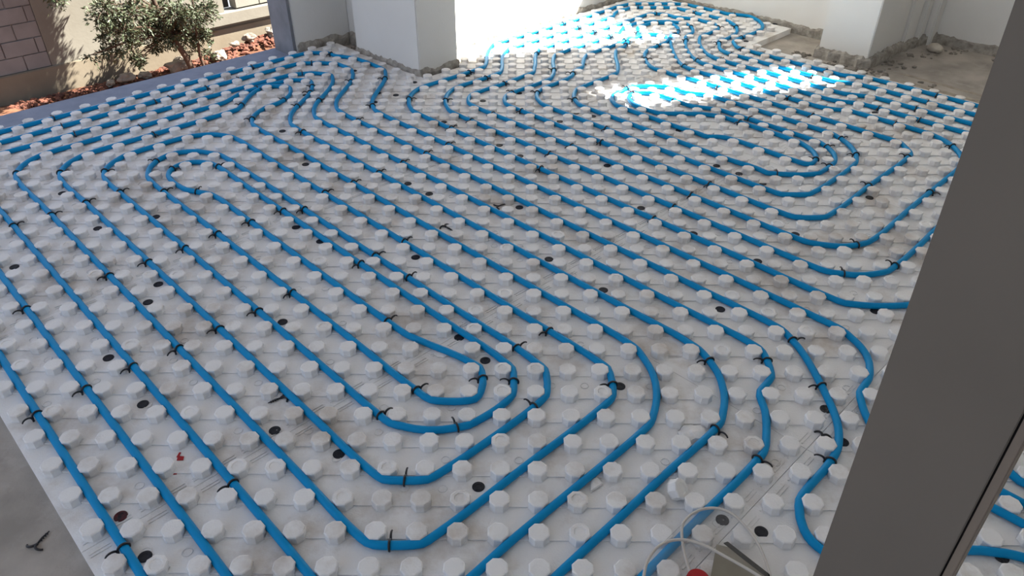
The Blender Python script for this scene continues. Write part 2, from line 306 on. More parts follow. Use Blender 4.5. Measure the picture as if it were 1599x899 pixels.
# ------------------------------------------------------------------ the blue pipes
PIPE_A = """14.31,-0.89,0 14.18,-0.74,0 13.38,0.15,0 12.69,0.88,0 11.98,1.58,0 10.52,2.95,0 10.11,3.39,0 9.73,3.84,0 9.6,4.42,0 9.56,4.82,0 9.56,5.01,0 9.58,5.41,0 9.68,5.99,0 9.75,6.19,0 10.24,6.8,0 10.41,7.16,0 10.47,7.34,0 10.53,7.53,0 10.56,7.71,0 10.58,7.9,0 10.58,8.1,0 10.56,8.29,0 10.52,8.47,0 10.4,8.84,0 10.24,9.21,0 9.7,9.79,0 9.29,10.22,0 -4.86,24.36,0 -7.15,26.6,0 -7.57,27.03,0 -7.98,27.47,0 -8.22,27.77,0 -8.4,28.12,0 -8.54,28.49,0 -8.59,28.68,0 -8.66,29.06,0 -8.68,29.46,0 -8.67,29.86,0 -8.63,30.45,0 -8.5,31.85,0 -8.48,32.25,0 -8.48,32.64,0 -8.5,33.04,0 -8.56,33.43,0 -8.68,34.02,0 -8.76,34.21,0 -9.14,34.66,0 -9.55,35.09,0 -10.28,35.77,0 -10.73,36.17,0 -10.9,36.3,0 -11.44,36.53,0 -11.63,36.59,0 -12.03,36.69,0 -12.23,36.78,0 -12.54,37.04,0 -12.85,37.28,0 -13.05,37.31,0 -13.44,37.33,0 -14.02,37.31,0 -14.21,37.23,0 -14.81,36.71,0 -15.24,36.29,0 -16.64,34.86,0 -25.41,26.09,0 -28.63,22.81,0 -30.04,21.4,0 -30.17,21.27,0 -30.29,21.11,0 -30.3,20.91,0 -30.19,20.75,0 -30.07,20.6,0 -29.69,20.17,0 -28.83,19.34,0 -9.73,0.24,0 -9.31,-0.19,0 -8.78,-0.77,0 -8.54,-1.09,0 -8.27,-1.38,0 -8.13,-1.51,0 -7.81,-1.75,0 -7.55,-2.08,0 -7.28,-2.37,0 -6.2,-3.24,0 -6,-3.32,0 -5.61,-3.37,0 -5.01,-3.43,0 -4.41,-3.45,0 -3.62,-3.45,0 -3.02,-3.43,0 -2.62,-3.39,0 -2.02,-3.32,0 -1.82,-3.26,0 -1.21,-2.76,0 -0.85,-2.58,0 -0.47,-2.43,0 -0.27,-2.37,0 0.15,-2.28,0 0.57,-1.79,0 0.71,-1.65,0 0.86,-1.52,0 1.17,-1.27,0 2.05,-0.46,0 4.16,1.67,0 5.31,2.79,0 5.73,3.22,0 6.25,3.81,0 6.46,4.38,0 6.61,4.96,0 6.68,5.35,0 6.69,5.55,0 6.69,5.98,0 6.76,6.2,0 7.03,6.52,0 7.27,6.84,0 7.31,7.04,0 7.34,7.42,0 7.31,8,0 7.24,8.2,0 6.87,8.65,0 6.6,8.94,0 5.17,10.33,0 -8.97,24.48,0 -10.4,25.88,0 -10.82,26.32,0 -11.21,26.76,0 -11.31,26.94,0 -11.51,27.5,0 -11.6,27.88,0 -11.65,28.27,0 -11.66,28.67,0 -11.64,29.06,0 -11.45,30.65,0 -11.42,31.05,0 -11.41,31.45,0 -11.42,31.84,0 -11.47,32.24,0 -11.56,32.62,0 -11.74,33.18,0 -11.9,33.3,0 -12.25,33.45,0 -12.43,33.51,0 -12.62,33.55,0 -12.81,33.57,0 -13,33.57,0 -13.19,33.55,0 -13.57,33.47,0 -14.13,33.29,0 -14.59,32.89,0 -15.17,32.34,0 -16.86,30.64,0 -23.79,23.71,0 -25.64,21.88,0 -25.91,21.58,0 -26.29,21.12,0 -26.43,20.76,0 -26.48,20.58,0 -26.52,20.4,0 -26.53,20.22,0 -26.52,20.05,0 -26.47,19.9,0 -26.39,19.76,0 -26.28,19.65,0 -26.15,19.56,0 -25.99,19.49,0 -25.82,19.44,0 -25.45,19.37,0 -24.86,19.28,0 -24.41,18.9,0 -24.12,18.63,0 -6.59,1.09,0 -5.05,-0.49,0 -4.62,-0.9,0 -4.16,-1.27,0 -3.97,-1.31,0 -3.77,-1.33,0 -3.38,-1.33,0 -2.99,-1.31,0 -2.8,-1.24,0 -2.19,-0.74,0 -1.9,-0.47,0 -1.61,-0.19,0 -0.8,0.69,0 -0.38,1.12,0 2.46,3.94,0 2.87,4.37,0 3.26,4.82,0 3.41,5.19,0 3.53,5.57,0 3.61,5.96,0 3.65,6.35,0 3.65,6.74,0 3.6,7.13,0 3.5,7.51,0 3.38,7.89,0 3.31,8.07,0 3.2,8.25,0 2.81,8.7,0 2.4,9.13,0 0.97,10.53,0 -11.76,23.26,0 -13.47,24.95,0 -13.89,25.38,0 -14.27,25.83,0 -14.43,26.19,0 -14.49,26.37,0 -14.54,26.55,0 -14.57,26.74,0 -14.58,26.93,0 -14.57,27.12,0 -14.54,27.31,0 -14.44,27.69,0 -14.31,28.06,0 -14.21,28.24,0 -13.72,28.86,0 -13.53,29.42,0 -13.46,29.81,0 -13.45,30,0 -13.45,30.19,0 -13.48,30.38,0 -13.52,30.57,0 -13.57,30.75,0 -13.7,31.11,0 -13.83,31.26,0 -14.02,31.32,0 -14.2,31.35,0 -14.39,31.36,0 -14.58,31.37,0 -14.76,31.35,0 -15.14,31.28,0 -15.28,31.14,0 -15.5,30.61,0 -15.6,30.23,0 -15.63,30.04,0 -15.67,29.65,0 -15.67,28.66,0 -15.68,28.26,0 -15.69,28.06,0 -15.72,27.86,0 -16.1,27.41,0 -16.37,27.11,0 -20.48,23.03,0 -20.89,22.59,0 -21.29,22.13,0 -21.49,21.59,0 -21.58,21.21,0 -21.59,21.02,0 -21.59,20.83,0 -21.57,20.64,0 -21.53,20.45,0 -21.48,20.27,0 -21.4,20.09,0 -21.31,19.92,0 -21.21,19.75,0 -20.97,19.44,0 -20.57,19,0 -19.27,17.76,0 -18.7,17.2,0 -6.39,4.89,0 -5.13,3.61,0 -4.7,3.2,0 -4.25,2.8,0 -4.07,2.69,0 -3.69,2.66,0 -3.5,2.65,0 -3.12,2.67,0 -2.92,2.7,0 -2.75,2.8,0 -2.3,3.19,0 -2,3.46,0 -0.58,4.86,0 -0.31,5.15,0 -0.04,5.45,0 0.2,5.76,0 0.31,5.93,0 0.35,6.31,0 0.36,6.5,0 0.35,6.69,0 0.31,7.07,0 0.2,7.24,0 0.07,7.39,0 -0.19,7.69,0 -0.59,8.13,0 -2.73,10.23,0 -12.35,19.85,0 -13.9,21.41,0 -14.33,21.83,0 -14.77,22.22,0 -14.96,22.31,0 -15.52,22.51,0 -15.9,22.6,0 -16.09,22.62,0 -16.28,22.62,0 -16.47,22.6,0 -16.65,22.56,0 -16.82,22.5,0 -16.98,22.41,0 -17.13,22.3,0 -17.26,22.18,0 -17.36,22.03,0 -17.45,21.86,0 -17.52,21.69,0 -17.57,21.51,0 -17.6,21.32,0 -17.61,21.13,0 -17.61,20.94,0 -17.59,20.74,0 -17.55,20.55,0 -17.43,20.19,0 -17.27,19.83,0 -17.02,19.52,0 -16.76,19.23,0 -16.34,18.79,0 -14.2,16.7,0 -5.71,8.21,0 -4.16,6.64,0 -3.73,6.23,0 -3.12,5.71,0 -2.74,5.65,0 -2.37,5.64,0 -2,5.68,0 -1.81,5.75,0 -1.7,5.9,0 -1.62,6.26,0 -1.6,6.43,0 -1.61,6.61,0 -1.63,6.79,0 -1.73,7.16,0 -1.87,7.29,0 -2.03,7.41,0 -2.52,7.75,0 -3.55,8.35,0 -4.23,8.78,0 -4.52,9.05,0 -5.53,10.02,0 -11.75,16.25,0 -13.01,17.53,0 -13.44,17.94,0 -13.75,18.19,0 -13.92,18.3,0 -15.04,18.69,0 -15.23,18.78,0 -15.69,19.15,0 -15.97,19.42,0 -16.23,19.71,0 -16.34,19.87,0 -16.43,20.03,0 -16.49,20.2,0 -16.54,20.38,0 -16.55,20.55,0 -16.53,20.73,0 -16.49,20.89,0 -16.41,21.05,0 -16.31,21.18,0 -16.18,21.29,0 -16.04,21.38,0 -15.88,21.44,0 -15.7,21.47,0 -15.53,21.47,0 -15.35,21.44,0 -15.17,21.39,0 -14.81,21.25,0 -14.36,20.87,0 -14.07,20.6,0 -12.81,19.31,0 -2.91,9.41,0 -1.48,8.02,0 -1.08,7.58,0 -0.71,7.11,0 -0.67,6.73,0 -0.66,6.54,0 -0.66,6.34,0 -0.69,5.96,0 -0.78,5.78,0 -1.16,5.33,0 -1.45,5.06,0 -1.75,4.81,0 -1.92,4.69,0 -2.29,4.58,0 -2.67,4.5,0 -2.86,4.48,0 -3.06,4.48,0 -3.44,4.52,0 -3.82,4.62,0 -4.2,4.75,0 -4.64,5.14,0 -5.07,5.55,0 -6.19,6.69,0 -16.8,17.3,0 -18.52,18.98,0 -18.93,19.41,0 -19.29,19.88,0 -19.45,20.24,0 -19.51,20.42,0 -19.55,20.61,0 -19.58,20.8,0 -19.58,20.99,0 -19.57,21.18,0 -19.54,21.37,0 -19.44,21.74,0 -19.3,22.1,0 -19.17,22.26,0 -18.64,22.86,0 -17.94,23.57,0 -17.21,24.24,0 -16.85,24.41,0 -16.48,24.54,0 -16.29,24.58,0 -16.1,24.6,0 -15.91,24.6,0 -15.72,24.59,0 -15.54,24.55,0 -15.35,24.5,0 -15.17,24.43,0 -14.82,24.26,0 -14.36,23.88,0 -13.93,23.47,0 -12.11,21.61,0 -0.09,9.59,0 1.34,8.19,0 1.89,7.61,0 2.27,7.16,0 2.31,6.96,0 2.34,6.57,0 2.34,6.38,0 2.31,5.99,0 2.24,5.8,0 1.98,5.5,0 1.44,4.92,0 -0.41,3.09,0 -1.95,1.52,0 -2.38,1.11,0 -2.83,0.73,0 -3.03,0.69,0 -3.61,0.66,0 -4,0.68,0 -4.19,0.75,0 -4.64,1.13,0 -4.93,1.4,0 -6.33,2.83,0 -20.61,17.12,0 -21.18,17.68,0 -22.34,18.78,0 -22.89,19.36,0 -23.26,19.82,0 -23.43,20.18,0 -23.49,20.36,0 -23.54,20.54,0 -23.58,20.73,0 -23.6,20.92,0 -23.59,21.11,0 -23.57,21.3,0 -23.54,21.49,0 -23.48,21.68,0 -23.41,21.86,0 -23.24,22.21,0 -22.85,22.65,0 -22.57,22.94,0 -18.46,27.04,0 -17.47,28.02,0 -17.06,28.45,0 -16.8,28.75,0 -16.69,28.93,0 -16.5,29.48,0 -16.31,30.05,0 -16.21,30.23,0 -15.72,30.86,0 -15.48,31.18,0 -15.34,31.34,0 -15.18,31.48,0 -14.41,32.08,0 -14.09,32.3,0 -13.73,32.38,0 -13.55,32.39,0 -13.37,32.39,0 -13.19,32.36,0 -13,32.32,0 -12.82,32.25,0 -12.7,32.09,0 -12.52,31.54,0 -12.43,31.16,0 -12.39,30.76,0 -12.38,30.37,0 -12.4,29.97,0 -12.44,29.57,0 -12.63,28.19,0 -12.66,27.79,0 -12.67,27.39,0 -12.63,27,0 -12.56,26.61,0 -12.44,26.24,0 -12.29,25.88,0 -11.91,25.42,0 -11.36,24.84,0 -9.93,23.43,0 3.08,10.42,0 4.66,8.89,0 4.92,8.59,0 5.29,8.12,0 5.51,7.58,0 5.61,7.2,0 5.67,6.81,0 5.67,6.42,0 5.64,6.03,0 5.56,5.64,0 5.44,5.27,0 5.3,4.9,0 5.18,4.74,0 4.78,4.3,0 3.49,3.04,0 2.24,1.75,0 0.55,0.04,0 -0.55,-1.11,0 -1.13,-1.66,0 -1.74,-2.18,0 -1.91,-2.3,0 -2.29,-2.42,0 -2.67,-2.53,0 -3.06,-2.6,0 -3.25,-2.62,0 -3.65,-2.64,0 -3.84,-2.63,0 -4.24,-2.59,0 -4.43,-2.55,0 -4.8,-2.44,0 -5.15,-2.28,0 -5.62,-1.91,0 -6.2,-1.36,0 -7.3,-0.2,0 -7.86,0.37,0 -25.4,17.9,0 -26.84,19.3,0 -27.11,19.59,0 -27.35,19.89,0 -27.45,20.06,0 -27.53,20.23,0 -27.59,20.4,0 -27.63,20.59,0 -27.65,20.77,0 -27.65,20.96,0 -27.63,21.15,0 -27.6,21.34,0 -27.55,21.52,0 -27.4,21.88,0 -27.21,22.23,0 -27.08,22.38,0 -26.4,23.1,0 -16.36,33.14,0 -14.81,34.71,0 -14.21,35.23,0 -14.02,35.31,0 -13.43,35.39,0 -13.04,35.41,0 -12.84,35.4,0 -12.44,35.37,0 -11.85,35.27,0 -11.55,35.02,0 -11.26,34.75,0 -10.99,34.46,0 -10.73,34.16,0 -10.61,33.78,0 -10.5,33.4,0 -10.47,33.21,0 -10.42,32.81,0 -10.39,32.22,0 -10.43,31.62,0 -10.59,30.23,0 -10.62,29.83,0 -10.64,29.44,0 -10.62,29.04,0 -10.56,28.65,0 -10.45,28.28,0 -10.31,27.92,0 -10.08,27.59,0 -9.83,27.29,0 -9.42,26.85,0 -8.4,25.89,0 -7.83,25.33,0 5.89,11.61,0 7.31,10.21,0 7.73,9.78,0 8.25,9.18,0 8.44,8.61,0 8.54,8.22,0 8.6,7.83,0 8.64,7.43,0 8.68,6.64,0 8.69,5.64,0 8.67,5.24,0 8.62,4.85,0 8.58,4.66,0 8.46,4.28,0 8.31,3.93,0 8.2,3.76,0 7.82,3.3,0 6.72,2.14,0 6.61,1.77,0 6.57,1.59,0 6.56,1.4,0 6.56,1.22,0 6.59,1.05,0 6.65,0.89,0 6.74,0.75,0 6.85,0.63,0 6.99,0.53,0 7.15,0.45,0 7.32,0.41,0 7.5,0.38,0 7.69,0.38,0 8.07,0.41,0 9.05,0.6,0 9.64,0.67,0 10.24,0.69,0 10.63,0.69,0 11.02,0.64,0 11.22,0.61,0 11.59,0.5,0 12.14,0.28,0 13.5,-0.9,0"""
